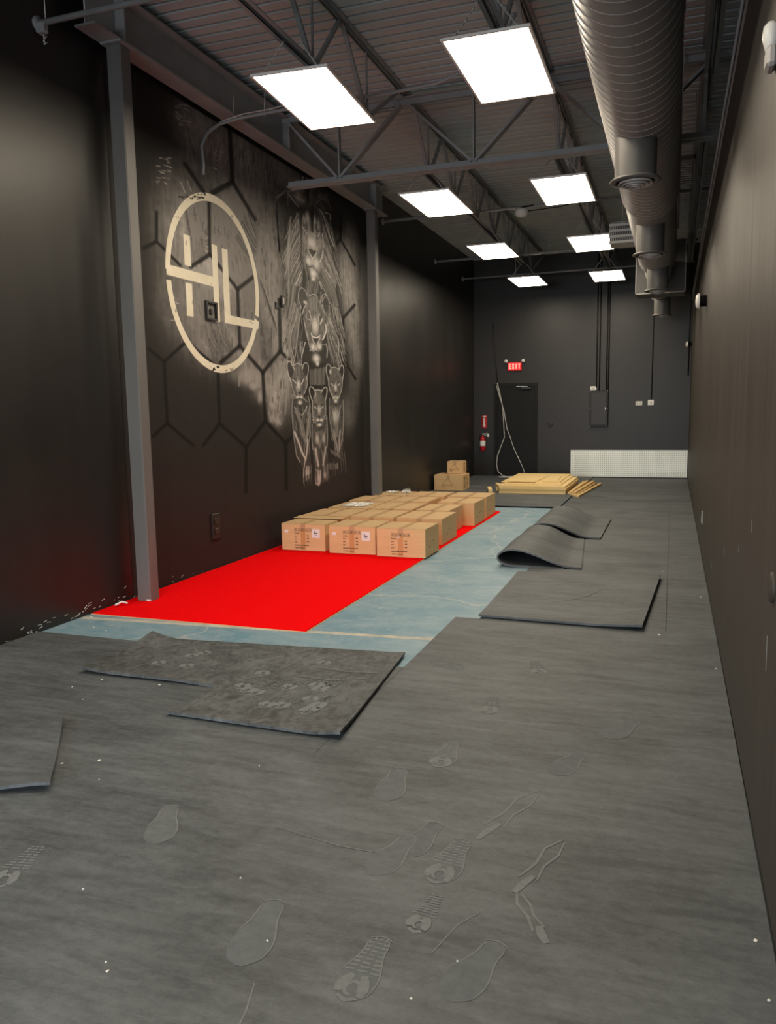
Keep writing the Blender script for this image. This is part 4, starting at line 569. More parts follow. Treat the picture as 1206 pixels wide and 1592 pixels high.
# exit sign
ex=empty('exit_sign',(-3.395,YB,2.40),'lit red exit sign with two small lamp heads above the back door','sign')
MB().bev(-3.56,-3.24,YB-.06,YB-.002,2.405,2.60,.008).build('housing',M['redsign'],ex)
MB().box(-3.55,-3.25,YB-.066,YB-.061,2.43,2.585).build('lit_face',M['exit'],ex)
def letters(parent,word,x,z,h,w,gap,y,m,name='letter'):
    t=h*.18
    for ch in word:
        mb=MB()
        if ch=='E': mb.box(x,x+t,y-.003,y,z,z+h); [mb.box(x+t,x+w,y-.003,y,zz,zz+t) for zz in (z,z+h/2-t/2,z+h-t)]
        elif ch=='X': mb.bar((x+t/2,y-.0015,z),(x+w-t/2,y-.0015,z+h),.003,t,(1,0,0)); mb.bar((x+w-t/2,y-.0017,z),(x+t/2,y-.0017,z+h),.003,t,(1,0,0))
        elif ch=='I': mb.box(x+w/2-t/2,x+w/2+t/2,y-.003,y,z,z+h)
        elif ch=='T': mb.box(x+w/2-t/2,x+w/2+t/2,y-.003,y,z,z+h-t); mb.box(x,x+w,y-.003,y,z+h-t,z+h)
        mb.build(name,m,parent); x+=w+gap
letters(ex,'EXIT',-3.525,2.45,.115,.052,.016,YB-.067,M['exitl'])
for x in (-3.59,-3.205):
    c=MB().lathe((x,YB-.07,2.625),[(0,-.03),(.035,-.03),(.042,.0),(.035,.02),(0,.03)],14,'Y').build('lamp_head',M['white'],ex)
    MB().tube([(x,YB-.04,2.61),(-3.5 if x<-3.4 else -3.3,YB-.03,2.58)],.01,6).build('lamp_arm',M['black'],c)
# arrow sign (wedge) and extinguisher
s_=empty('extinguisher_sign',(-4.12,YB,1.12),'small red sign with a white downward arrow on the back wall','sign')
MB().prism([(-4.175,YB-.001),(-4.045,YB-.001),(-4.11,YB-.05)],1.12,1.42).build('sign_board',M['redsign'],s_)
def wedge(pts,name,m):  # flat print laid on the two sloping faces
    mb=MB()
    def P(u,z): x=-4.11+u; return (x,YB-.0515+abs(u)*.75,z)
    mb.add([P(u,z) for u,z in pts],[tuple(range(len(pts)))]); mb.build(name,m,s_,fix=False)
wedge([(0,1.385),(.045,1.385),(.045,1.405),(0,1.405)],'lettering',M['paper']); wedge([(-.045,1.385),(0,1.385),(0,1.405),(-.045,1.405)],'lettering',M['paper'])
wedge([(0,1.20),(.016,1.20),(.016,1.36),(0,1.36)],'arrow',M['paper']); wedge([(-.016,1.20),(0,1.20),(0,1.36),(-.016,1.36)],'arrow',M['paper'])
wedge([(0,1.14),(.035,1.20),(0,1.20)],'arrow',M['paper']); wedge([(-.035,1.20),(0,1.14),(0,1.20)],'arrow',M['paper'])
fe=empty('fire_extinguisher',(-4.13,YB-.08,.60),'red fire extinguisher hung on the back wall left of the door','extinguisher')
MB().lathe((-4.13,YB-.075,0),[(.0,.60),(.05,.602),(.062,.625),(.064,.88),(.05,.915),(.022,.94),(.02,.965),(0,.965)],20).build('cylinder',M['redp'],fe)
MB().lathe((-4.13,YB-.075,0),[(.0655,.72),(.0655,.84)],20).build('label_band',M['paper'],fe)
MB().bev(-4.15,-4.11,YB-.095,YB-.055,.96,.995,.005).build('valve',M['blackgloss'],fe)
mb=MB(); mb.bar((-4.14,YB-.09,1.0),(-4.0,YB-.12,1.01),.025,.008); mb.bar((-4.13,YB-.09,.985),(-4.01,YB-.12,.965),.025,.008); mb.build('lever',M['white'],fe)
MB().tube([(-4.15,YB-.08,.98),(-4.20,YB-.08,.96),(-4.205,YB-.08,.85),(-4.195,YB-.08,.76)],.009,6).build('hose',M['blackgloss'],fe)
MB().box(-4.01,-3.97,YB-.125,YB-.122,.93,1.0).build('tag',M['paper'],fe)
# electrical panel with conduits
ep=empty('breaker_panel',(-1.54,YB,1.13),'tall black electrical panel on the back wall with conduits above','electrical panel')
MB().bev(-1.74,-1.345,YB-.10,YB-.002,1.13,1.93,.008).build('cabinet',M['black'],ep)
dd=MB().bev(-1.70,-1.385,YB-.115,YB-.101,1.175,1.885,.004).build('door',M['wallb'],ep)
MB().bev(-1.41,-1.395,YB-.125,YB-.115,1.50,1.56,.003).build('latch',M['chain'],dd)
mb=MB()
for x in (-1.728,-1.357):
    for z in (1.145,1.53,1.915): mb.lathe((x,YB-.103,z),[(0,-.006),(.009,-.004),(.009,0)],8,'Y')
mb.build('screw',M['chain'],ep)
cd='vertical black conduit above the electrical panel'
for x,zb,l in ((-1.605,1.99,'leftmost black conduit dropping to the white box above the panel'),(-1.545,1.93,'second black conduit from the left above the electrical panel'),(-1.395,1.93,'third black conduit from the left above the electrical panel'),(-1.355,1.93,'rightmost black conduit above the electrical panel')):
    c=pipe('conduit',l,[(x,YB-.03,zb),(x+.01,YB-.03,4.86)],.013,M['black'],'conduit','conduits above the panel')
    mb=MB()
    for z in (2.6,3.4,4.2): mb.box(x-.028,x+.034,YB-.012,YB-.001,z,z+.02)
    mb.build('clip',M['black'],c)
pipe('conduit','single black conduit dropping to the square white switch plate',[(-.455,YB-.02,1.72),(-.44,YB-.02,4.86)],.011,M['black'],'conduit')
pipe('conduit','black conduit running down the back right corner',[(.27,YB-.03,2.2),(.275,YB-.03,3.76),(.275,YB-.03,4.86)],.014,M['black'],'conduit')
pipe('conduit','long dark conduit along the top of the right wall ledge',[(XR-.022,4.0,3.77),(XR-.022,YB-.02,3.77)],.010,M['truss'],'conduit')
def plate(x0,x1,z0,z1,label,kids,cat='outlet'):
    o=MB().bev(x0,x1,YB-.035,YB-.002,z0,z1,.006).build('wall_plate',M['white'],origin=((x0+x1)/2,YB,z0),label=label,cat=cat)
    for a,b,c,d2 in kids: MB().box(a,b,YB-.039,YB-.035,c,d2).build('socket',M['offwhite'],o)
plate(-1.735,-1.60,1.935,2.02,'small white box on top left of the electrical panel',[(-1.69,-1.65,1.96,1.985)])
plate(-.775,-.635,1.585,1.675,'horizontal white outlet plate on the back wall',[(-.755,-.72,1.61,1.65),(-.69,-.655,1.61,1.65)])
plate(-.525,-.40,1.585,1.70,'square white switch plate under the single conduit',[(-.475,-.445,1.615,1.66)],'switch')
o=MB().box(-2.66,-2.57,YB-.012,YB-.001,1.13,1.20).build('bracket',M['black'],origin=(-2.6,YB,1.15),label='small black bracket right of the back door',cat='bracket')
MB().tube([(-2.65,YB-.02,1.24),(-2.61,YB-.03,1.17),(-2.56,YB-.03,1.17),(-2.54,YB-.02,1.23)],.006,6).build('wire_stub',M['blackgloss'],o)
# tread plate sheet
tp=empty('metal_sheet',(-.91,YB,.03),'bright dimpled stainless sheet fixed low on the back wall','metal sheet')
MB().box(-2.14,XR-.012,YB-.014,YB-.002,.035,.62).build('sheet',M['metal'],tp)
mb=MB(); x=-2.11
while x<XR-.03:
    z=.065
    while z<.605:
        r=.016; mb.add([(x-r,YB-.014,z),(x,YB-.014,z-r),(x+r,YB-.014,z),(x,YB-.014,z+r),(x,YB-.026,z)],[(0,1,4),(1,2,4),(2,3,4),(3,0,4)]); z+=.044
    x+=.044
mb.build('dimple',M['dimple'],tp,kind='stuff')
# hanging white cables
pipe('hanging_cable','white cable hanging over the back door and looping to the wood pile',[(-3.79,YB-.08,2.15),(-3.74,YB-.08,1.95),(-3.66,YB-.1,1.6),(-3.635,YB-.1,1.2),(-3.62,YB-.1,.92),(-3.69,YB-.12,.72),(-3.77,YB-.14,.5),(-3.79,YB-.16,.3),(-3.74,YB-.2,.13),(-3.6,YB-.3,.05),(-3.4,YB-.5,.03)],.009,M['cable'],'cable','white cables hanging over the back door')
pipe('hanging_cable','straighter white cable crossing the back door down to the right',[(-3.82,YB-.05,2.1),(-3.74,YB-.08,1.85),(-3.63,YB-.09,1.5),(-3.56,YB-.09,1.1),(-3.48,YB-.09,.9),(-3.42,YB-.09,.7),(-3.3,YB-.1,.45),(-3.18,YB-.12,.2),(-3.13,YB-.14,.03)],.008,M['cable'],'cable','white cables hanging over the back door')
pipe('hanging_cable','thin black-painted cable coming down the back wall to the door top',[(-3.90,YB-.02,3.5),(-3.90,YB-.03,3.1),(-3.83,YB-.03,2.55),(-3.80,YB-.03,2.17)],.009,M['black'],'cable')
# ------------------------------------------------------------------ right wall
def strobe(y,z,r,label):
    o=empty('wall_strobe',(XR,y,z),label,'alarm'); MB().lathe((XR,y,z),[(-0+.0,-.001),(r*.75,-.001),(r*.75,-.07),(r,-.075)],20,'X').build('back_box',M['blackgloss'],o)
    MB().lathe((XR,y,z),[(r,-.075),(r,-.095),(r*.7,-.115),(0,-.12)],20,'X').build('lens',M['white'],o); return o
strobe(9.9,2.74,.085,'larger round white alarm on black base high on the right wall'); strobe(18.0,2.83,.06,'small round white alarm in the back right corner')
el=empty('emergency_light',(XR,3.5,2.80),'white emergency light cut by the top right edge of the picture','light')
MB().bev(XR-.038,XR,3.35,3.45,2.79,2.865,.012).build('housing',M['seam'],el)
MB().lathe((XR-.022,3.40,2.90),[(0,-.055),(.018,-.045),(.03,0),(.026,.04),(.012,.055),(0,.06)],18).build('lamp_head',M['white'],el)
o=MB().lathe((XR,2.80,.99),[(0,-.012),(.045,-.012),(.05,-.006),(.05,0)],20,'X').build('blank_cover',M['wallr'],origin=(XR,2.8,.99),label='round dark blank cover low on the right wall',cat='cover plate')
o=MB().bev(XR-.012,XR,8.88,8.99,.34,.47,.003).build('wall_outlet',M['truss'],origin=(XR,8.93,.4),label='narrow outlet plate low on the right wall',cat='outlet'); MB().box(XR-.014,XR-.012,8.91,8.925,.36,.45).build('edge_chip',M['paper'],o)

# ------------------------------------------------------------------ rubber mats
T=.012; MG='flat rubber floor mats'
def mat_(x0,x1,y0,y1,label,z=0,rot=0,th=T,m=None,gap=0):
    g=.0006 if not gap else gap; return MB().bev(x0+g,x1-g,y0+g,y1-g,z+.0003,z+th,.001).build('rubber_mat',m or M['mat'],origin=((x0+x1)/2,(y0+y1)/2,z),label=label,cat='mat',group=MG)
m_front=mat_(-3.38,.316,.72,3.20,'very large black rubber mat filling the middle and right foreground')
m_fr2=mat_(-1.52,.317,3.20,5.745,'black rubber mat on the right just in front of the raised loose mat')
mat_(-3.38,-1.52,3.20,4.50,'black rubber mat under the L-shaped cut mat')
mat_(-4.345,-3.38,3.22,4.51,'black rubber mat at the left wall beside the bare concrete')
mat_(-4.345,-3.38,.72,3.22,'black rubber mat in the left foreground by the wall')
for a,b,l in ((-4.345,-3.38,'left'),(-3.38,-1.52,'middle'),(-1.52,.316,'right')): mat_(a,b,-1.95,.72,'black rubber mat under the viewer on the %s, nearest the entrance'%l)
mat_(-1.30,-.01,5.745,7.79,'black rubber mat underneath the skewed loose mat')
mat_(-.01,.317,5.745,7.54,'narrow black rubber strip along the right wall beside the skewed mat',gap=.002)
mat_(-.01,.317,7.54,11.3,'narrow black rubber strip along the right wall beside the curled mats')
mat_(-.01,.317,11.3,13.84,'narrow black rubber strip on the right wall beyond the curled mats')
mat_(-.95,-.01,7.79,9.60,'black rubber mat under the free end of the nearer curled mat')
mat_(-.95,-.01,9.60,11.3,'black rubber mat under the free end of the farther curled mat')
mat_(-1.63,-.01,11.3,13.84,'black rubber mat right behind the farther curled mat')
mat_(-1.63,.317,13.84,15.15,'wide black rubber mat right of the wood pile',th=.014)
mat_(-1.63,.317,15.15,18.2,'rear right black rubber mat under the metal sheet')
rl=mat_(-4.345,-1.645,12.60,15.3,'rear left black rubber mat with an overhanging edge, under the wood pile',z=.018,th=.012)
MB().box(-4.345,-1.65,12.74,15.3,.0003,.018).build('shadow_gap_filler',M['gapshade'],rl)  # dark filler added, set back so the overhang reads as a shadow gap
mat_(-4.345,-1.645,15.3,18.2,'rearmost left black rubber mat in front of the back door',th=.03)
# raised loose mat (skewed)
def slab(poly_fn,nu,nv,th,name,label,m,origin,lift,mask=None,group=None):
    """grid sheet: poly_fn(u,v)->(x,y), lift(x,y)->z, optional cell mask"""
    mb=MB(); vs=[];fs=[];k=(nu+1)*(nv+1)
    for dz in (0,-th):
        for j in range(nv+1):
            for i in range(nu+1):
                x,y=poly_fn(i/nu,j/nv); vs.append((x,y,lift(x,y)+dz))
    on=lambda i,j: 0<=i<nu and 0<=j<nv and (mask is None or mask(*poly_fn((i+.5)/nu,(j+.5)/nv)))
    I=lambda i,j:j*(nu+1)+i
    for j in range(nv):
        for i in range(nu):
            if not on(i,j): continue
            a,b,c,d_=I(i,j),I(i+1,j),I(i+1,j+1),I(i,j+1)
            fs+=[(a,b,c,d_),(k+d_,k+c,k+b,k+a)]
            if not on(i,j-1): fs.append((a,k+a,k+b,b))
            if not on(i+1,j): fs.append((b,k+b,k+c,c))
            if not on(i,j+1): fs.append((c,k+c,k+d_,d_))
            if not on(i-1,j): fs.append((d_,k+d_,k+a,a))
    used=sorted({q for f in fs for q in f}); mp={q:n for n,q in enumerate(used)}
    mb.add([vs[q] for q in used],[tuple(mp[q] for q in f) for f in fs],False)
    return mb.build(name,m,origin=origin,label=label,cat='mat',group=group)
def quadmap(A,Bp,Cp,Dp): return lambda u,v:(tuple((A[i]*(1-u)+Bp[i]*u)*(1-v)+(Dp[i]*(1-u)+Cp[i]*u)*v for i in (0,1)))
rm=slab(quadmap((-1.345,5.765),(-.165,5.715),(-.07,7.57),(-1.36,7.49)),24,30,.016,'rubber_mat','loose black rubber mat lying skewed on top near the right wall',M['mat'],(-.7,6.6,0),
     lambda x,y:.030+.022*math.exp(-((x+.1)/.25)**2)+.008*math.exp(-((y-5.74)/.15)**2),group='loose rubber mats')
LIFT=lambda x,y:.024+.022*min(1,max(0,(x+1.68)/.20))**2+.035*min(1,max(0,(-3.24-x)/.2))*min(1,max(0,(y-4.35)/.2))+.018*min(1,max(0,(-3.15-x)/.25))**1.5+.012*min(1,max(0,(3.60-y)/.17))**2+.014*math.exp(-((y-3.84)/.10)**2)*(1 if x<-2.47 else 0)*min(1,max(0,(-2.44-x)/.25))
lm=slab(lambda u,v:(-3.37+u*1.91-.10*v*u-.03*v,3.41-.05*u+v*(1.17+.21*u)),48,34,.014,'rubber_mat','L-shaped cut rubber mat with curling edges lying over the seam in the left foreground',M['mattop'],(-2.4,4.1,0),LIFT,
     mask=lambda x,y:y>3.83 or x>-2.44,group='loose rubber mats')
cm=slab(quadmap((-3.75,1.95),(-2.42,2.515),(-2.90,3.135),(-4.15,2.55)),20,14,.014,'rubber_mat','loose rubber mat corner lying askew at the left edge of the foreground',M['mat'],(-3.3,2.6,0),
     lambda x,y:.028+.03*math.exp(-((x+2.45)**2+(y-2.52)**2)/.06)+.022*math.exp(-((x+2.9)**2+(y-3.13)**2)/.05),group='loose rubber mats')
def curl(y0,y1,label,prof,skew=0):
    # smooth centre line
    P=prof
    for _ in range(2):
        Q=[P[0]]
        for a,b in zip(P[:-1],P[1:]): Q+=[(a[0]*.75+b[0]*.25,a[1]*.75+b[1]*.25),(a[0]*.25+b[0]*.75,a[1]*.25+b[1]*.75)]
        P=Q+[P[-1]]
    n=len(P);O=[];I_=[]
    for i,(x,z) in enumerate(P):
        a=P[max(0,i-1)];b=P[min(n-1,i+1)];dx,dz=b[0]-a[0],b[1]-a[1];L=math.hypot(dx,dz);nx,nz=-dz/L,dx/L
        O.append((x+nx*.0085,z+nz*.0085));I_.append((x-nx*.0085,z-nz*.0085))
    mb=MB();vs=[];fs=[];ys=[y0+(y1-y0)*k/8 for k in range(9)]
    for yk,y in enumerate(ys):
        w=.006*math.sin(yk*1.3)
        for q,(x,z) in enumerate(O+I_[::-1]):
            top=(n*.45<q<2*n-n*.45); vs.append((x+w*(z/.18)-(skew*yk/8*max(0,(x+1.35)/.55) if top else 0),y,max(z,.0005)))
    N=2*n
    for k in range(8):
        for i in range(N): j=(i+1)%N; fs.append((k*N+i,k*N+j,(k+1)*N+j,(k+1)*N+i))
    mb.add(vs,fs,False)
    for k in (0,8):
        b=k*N
        mb.f+= [(b+i,b+i+1,b+N-2-i,b+N-1-i) for i in range(n-1)]; mb.sm+=[False]*(n-1)
    return mb.build('curled_mat',M['mat'],origin=((P[0][0]-.3),y0,0),label=label,cat='mat',group='curled rubber mats')
pf=[(-.965,.010),(-1.25,.010),(-1.45,.011),(-1.55,.022),(-1.625,.065),(-1.625,.125),(-1.56,.165),(-1.47,.178),(-1.36,.168),(-1.24,.130),(-1.10,.075),(-1.0,.042),(-.92,.026),(-.80,.024)]
c1=curl(7.80,9.54,'nearer black rubber mat folded over into a rolled loop',pf,.15)
pf2=[(x+(.02 if z>.05 else 0),z+.006*(z>.1)) for x,z in pf]; pf2=pf2[:-1]+[(-.775,.026)]
c2=curl(9.66,11.4,'farther black rubber mat folded over with a humped back',pf2)

# dusty shoe prints (thin dust films lying on the mats)
def disc(mb,cx,cy,pts,z,s,ang):
    ca,sa=math.cos(ang),math.sin(ang); mb.add([(cx+(x*ca-y*sa)*s,cy+(x*sa+y*ca)*s,z) for x,y in pts],[tuple(range(len(pts)))])
ZN=[0]
def ribbon(mb,pts,w,z):
    ZN[0]=(ZN[0]+1)%9; dz=ZN[0]*.00012; zf=z if callable(z) else (lambda x,y:z)
    vs=[];n=len(pts)
    for i in range(n):
        a=pts[max(0,i-1)];b=pts[min(n-1,i+1)];dx,dy=b[0]-a[0],b[1]-a[1];L=math.hypot(dx,dy)+1e-9
        ww=w*(.35+.65*math.sin(PI*(i+.5)/n)); zz=zf(*pts[i])+dz; vs+=[(pts[i][0]-dy/L*ww/2,pts[i][1]+dx/L*ww/2,zz),(pts[i][0]+dy/L*ww/2,pts[i][1]-dx/L*ww/2,zz)]
    mb.add(vs,[(2*i,2*i+1,2*i+3,2*i+2) for i in range(n-1)])
def sole(t,heel=False):  # outline of a shoe sole, length 0..1 along +y
    return (.16+.045*math.sin(t*PI*2.2-.6))*math.sin(min(1,t*6+.05)*PI/2)*math.sin(min(1,(1-t)*5+.05)*PI/2)
FP=[0]
def footprint(parent,x,y,ang,kind='tread',L=.29,z=None):
    z=(T+.0008) if z is None else z; ca,sa=math.cos(ang),math.sin(ang); W=lambda u,v:(x+(u*ca-v*sa)*L,y+(u*sa+v*ca)*L); mb=MB()
    if kind in('tread','full'):
        n=9
        for k in range(n):
            t=.42+.55*k/n; w=sole(t)
            for a,b in ((-1,-.38),(-.30,.30),(.38,1)):
                q=[W(a*w+.008,t),W(b*w-.008,t+.01),W(b*w-.008,t+.038),W(a*w+.008,t+.028)]; mb.add([(p[0],p[1],(z(*p) if callable(z) else z)+.0003) for p in q],[(0,1,2,3)])
        ribbon(mb,[W(.07*math.cos(q),.20+.09*math.sin(q)) for q in np.linspace(-.5,4.9,14)],.012*1.2,z)
        ribbon(mb,[W(-.12,.12),W(-.13,.2),W(-.10,.30),W(-.06,.38)],.03,z); ribbon(mb,[W(.11,.10),W(.12,.2),W(.09,.3),W(.05,.38)],.03,z); ribbon(mb,[W(-.1,.08),W(0,.03),W(.1,.08)],.016,z)
    if kind in('outline','full'):
        FP[0]+=1; fz=.0001*(FP[0]%5); fm=MB(); ts=np.linspace(.02,.98,14); zf=z if callable(z) else (lambda x,y:z)
        pv=[W(sole(q)*.96,q) for q in ts]+[W(-sole(q)*.96,q) for q in ts[::-1]]; k=len(ts)
        fm.add([(p[0],p[1],zf(*p)-.0005+fz) for p in pv],[(i,i+1,2*k-2-i,2*k-1-i) for i in range(k-1)]); fm.build('footprint',M['dustfaint'],parent,fix=False)
        for s in (-1,1): ribbon(mb,[W(s*sole(t),t) for t in np.linspace(.02,.98,16) if (s>0 or t>.4)],.0055,z)
        ribbon(mb,[W(q*.12,.98-.25*q*q*.2) for q in np.linspace(-1,1,6)],.006,z)
    if kind=='smear':
        ribbon(mb,[W(-.10,0),W(-.06,.35),W(-.12,.7),W(-.02,1.0)],.012,z); ribbon(mb,[W(.10,.05),W(.04,.35),W(.08,.65),W(.02,.95)],.010,z); ribbon(mb,[W(0,-.3),W(.0,-.1),W(.03,.1)],.03,z)
    mb.build('footprint',M['dust'],parent,fix=False)
footprint(m_front,-.79,1.79,-.05,'full',.29); footprint(m_front,-.715,2.38,-.12,'full',.31); footprint(m_front,-1.13,1.82,.12,'outline',.33)
footprint(m_front,-.93,2.36,-.2,'outline',.30); footprint(m_front,-.86,2.50,-.2,'outline',.28); footprint(m_front,-.42,2.50,-.3,'smear',.30); footprint(m_front,-.34,2.25,.5,'smear',.2)
footprint(m_front,-.53,1.88,-.3,'outline',.30); footprint(m_front,-.70,2.12,-.1,'tread',.22); footprint(m_front,-.60,2.80,-.35,'smear',.36)
footprint(m_front,-1.06,2.86,.1,'outline',.32); footprint(m_fr2,-.94,3.22,.0,'full',.30); footprint(m_fr2,-.27,3.76,-.45,'outline',.32); footprint(m_fr2,-.70,4.6,.3,'tread',.27); footprint(m_fr2,-.86,3.9,.1,'tread',.28); footprint(m_fr2,-1.15,4.55,1.1,'outline',.30)
footprint(m_fr2,-.45,3.30,-.35,'outline',.30); footprint(m_front,-1.75,2.3,.4,'outline',.30); footprint(m_front,-2.1,1.9,.2,'tread',.28)
rnd=random.Random(9)
for k in range(16): # boot prints crowding the L-shaped mat
    x,y=rnd.uniform(-2.35,-1.68),rnd.uniform(3.58,4.40); footprint(lm,x,y,rnd.uniform(-.5,.3),'tread',.27,lambda x,y:LIFT(x,y)+.0012)
for k in range(4): footprint(lm,rnd.uniform(-3.1,-2.5),rnd.uniform(4.05,4.35),rnd.uniform(.5,1.3),'tread',.26,lambda x,y:LIFT(x,y)+.0012)
def scr(parent,pts,w,z): mb=MB(); ribbon(mb,pts,w,z); mb.build('scratch',M['dust'],parent,fix=False)
scr(lm,[(-2.05,4.30),(-1.8,4.27),(-1.62,4.30)],.008,.0315); scr(lm,[(-2.1,4.12),(-1.85,4.10),(-1.65,4.18)],.008,.0315)
for p in ([(-1.0,1.55),(-1.02,1.68),(-1.05,1.78)],[(-.35,1.72),(-.2,1.66),(-.05,1.62)],[(-.62,2.05),(-.58,2.2),(-.53,2.28)],[(-1.38,2.55),(-1.1,2.5),(-.95,2.5)]): scr(m_front,p,.006,T+.0006)
scr(rm,[(-.9,6.3),(-.65,6.55),(-.5,6.95)],.006,.0315); scr(rm,[(-1.0,6.9),(-.8,7.1)],.005,.0315)

# ------------------------------------------------------------------ red carpet with backing edge
ca=empty('red_carpet',(-3.4,5.07,0),'bright red carpet laid from the front column back under the cardboard boxes','carpet')
def cpoly(e,z0,z1,hole=True):
    mb=MB(); L=lambda y:-4.30+.0*y
    x0=-4.335+e; xr=-2.445-e; y0=5.065+e; y1=12.0-e; hx0,hx1,hy0,hy1=-4.249,-4.108,5.531,5.666
    for a,b,c,d_ in ((x0,xr,y0,hy0),(x0,hx0,hy0,hy1),(hx1,xr,hy0,hy1),(x0,xr,hy1,y1)): mb.box(a,b,c,d_,z0,z1)
    return mb
cpoly(0,.0006,.005).build('backing',M['backing'],ca); cpoly(.006,.005,.0125).build('pile',M['red'],ca)

# ------------------------------------------------------------------ cardboard boxes
rnd=random.Random(21)
def carton(name,x0,x1,y0,y1,z0,H,label,group,front=None,side=False,tape='tape',rot=0,tall=False,marks=True):
    cx,cy=(x0+x1)/2,(y0+y1)/2
    t=empty(name,(cx,cy,z0),label,'box',group)
    before=set(bpy.data.objects)
    MB().bev(x0,x1,y0,y1,z0+.001,z0+H-.004,.005).build('box_body',M['card'],t)
    for a,b in ((x0+.001,cx-.002),(cx+.002,x1-.001)): MB().bev(a,b,y0+.002,y1-.002,z0+H-.0038,z0+H,.0012).build('lid_flap',M['cardtop'],t)
    mb=MB(); mb.box(cx-.03,cx+.03,y0-.0008,y1+.0008,z0+H,z0+H+.0008); mb.box(cx-.03,cx+.03,y0-.0012,y0,z0+H-.075,z0+H+.0006); mb.build('tape_strip',M['cleartape'],t)
    if front:
        MB().box(cx-.028,cx+.028,y0-.0009,y0,z0+.01,z0+H-.075).build('tape_strip',M['tape'],t,label='brown tape down the front seam')
        mb=MB(); yy=y0-.0016
        def word(x,z,w,h):
            while w>0: c=rnd.uniform(.006,.013); mb.box(x,x+min(c,w),yy,yy+.0006,z,z+h*rnd.uniform(.7,1)); x+=c+.0035; w-=c+.0035
        def icon(x,z,s,k):
            mb.box(x,x+s,yy,yy+.0006,z,z+.003); mb.box(x,x+s,yy,yy+.0006,z+s-.003,z+s); mb.box(x,x+.003,yy,yy+.0006,z,z+s); mb.box(x+s-.003,x+s,yy,yy+.0006,z,z+s)
            if k%2: mb.prism([(x+s*.25,z+s*.3),(x+s*.75,z+s*.3),(x+s*.5,z+s*.75)],yy,yy+.0006,'Y')
            else: mb.box(x+s*.3,x+s*.7,yy,yy+.0006,z+s*.3,z+s*.7)
        for k in range(5): icon(cx-.105+k*.044,z0+H-.085,.034,k)
        zz=z0+H-.115
        word(cx-.105,zz,.06,.012)
        for k in range(3): word(cx-.105,zz-.033-k*.033,.03,.012); word(cx+.045,zz-.025-k*.033,.03,.014)
        word(cx-.105,zz-.137,.175,.014); word(cx-.105,zz-.167,.125,.012)
        mb.build('print_marks',M['ink'],t,kind='stuff')
        if 'L' in front:
            lb=MB().box(x1-.16,x1-.062,y0-.0022,y0-.0002,z0+H-.155,z0+H-.055).build('shipping_label',M['paper'],t)
            mb=MB(); mb.box(x1-.13,x1-.122,y0-.003,y0-.0022,z0+H-.105,z0+H-.078); mb.box(x1-.13,x1-.09,y0-.003,y0-.0022,z0+H-.11,z0+H-.098); mb.box(x1-.13,x1-.092,y0-.003,y0-.0022,z0+H-.128,z0+H-.124); mb.build('label_picture',M['black'],lb)
        if 's' in front:
            MB().box(x0+.04,x0+.085,y0-.0022,y0-.0002,z0+H-.105,z0+H-.075).build('small_label',M['paper'],t)
        if 'c' in front: MB().box(cx-.03,cx-.012,y0-.003,y0-.0018,z0+H-.1,z0+H-.085).build('torn_spot',M['paper'],t)
    if side:
        mb=MB(); xx=x1+.0008
        if tall: # triangular mark on the front, dense print on the side
            for k in range(14): z=z0+H*.12+k*H*.055; mb.box(x1,xx,y0+.12,y0+.12+rnd.uniform(.05,.16),z,z+H*.03); mb.box(x1,xx,y0+.34,y0+.34+rnd.uniform(.03,.12),z,z+H*.03)
        else:
            mb.box(x1,xx,cy-.05,cy+.08,z0+.15,z0+.154); mb.box(x1,xx,cy-.11,cy-.09,z0+.09,z0+.11)
        mb.build('side_print',M['ink'],t,kind='stuff')
    if tall:
        mb=MB(); a=(cx-.02,z0+H*.80); b=(cx-.13*H/.32,z0+H*.36); c=(cx+.10*H/.32,z0+H*.36)
        for p,q in ((a,b),(b,c),(c,a)): mb.bar((p[0],y0-.0006,p[1]),(q[0],y0-.0006,q[1]),.001,.005,(0,0,1))
        mb.box(b[0],b[0]+.05,y0-.001,y0,z0+H*.24,z0+H*.28); mb.build('front_mark',M['ink'],t)
    if rot: t.rotation_euler=(0,0,rot)
    return t
Z0=.0126; H=.31; G='large cartons in rows on the red carpet'
cols={'left':[(-4.18,-3.64),(-4.26,-3.67),(-4.25,-3.70),(-4.28,-3.71),(-4.2,-3.70)],'middle':[(-3.565,-3.015),(-3.62,-3.075),(-3.65,-3.09),(-3.67,-3.125),(-3.665,-3.11)],'right':[(-2.98,-2.43),(-3.035,-2.48),(-3.04,-2.605),(-2.985,-2.475),(-3.06,-2.49)]}
rows=[(8.03,8.53),(8.80,9.46),(9.57,10.24),(10.38,10.99),(11.13,11.76)]
rn=['front row','second row','third row','fourth row','back row']
fr={'left':'Ls','middle':'Ls','right':'c'}
off={('right',0):-.06,('left',0):.06,('right',4):.03}
extra={('left',2):' with crumpled film on its lid',('right',3):', offset towards the concrete',('left',0):' by the wall, white picture label',('middle',0):', white picture label and small sticker',('right',0):', printed front without white label'}
for i,(a,b) in enumerate(rows):
    for cn,cl in cols.items():
        x0,x1=cl[i]; dx,dy=0,off.get((cn,i),0)
        if cn=='right' and i==0: b2=b+.02
        else: b2=b
        hh=H+rnd.uniform(-.004,.004)
        carton('cardboard_box',x0+dx,x1+dx,a+dy,b2+dy,Z0,hh,'%s cardboard carton in the %s%s'%(cn,rn[i],extra.get((cn,i),'')),G,front=fr[cn] if i==0 else None,side=(cn=='right'),tape='tape' if (i,cn)!=(2,'right') else 'cleartape')
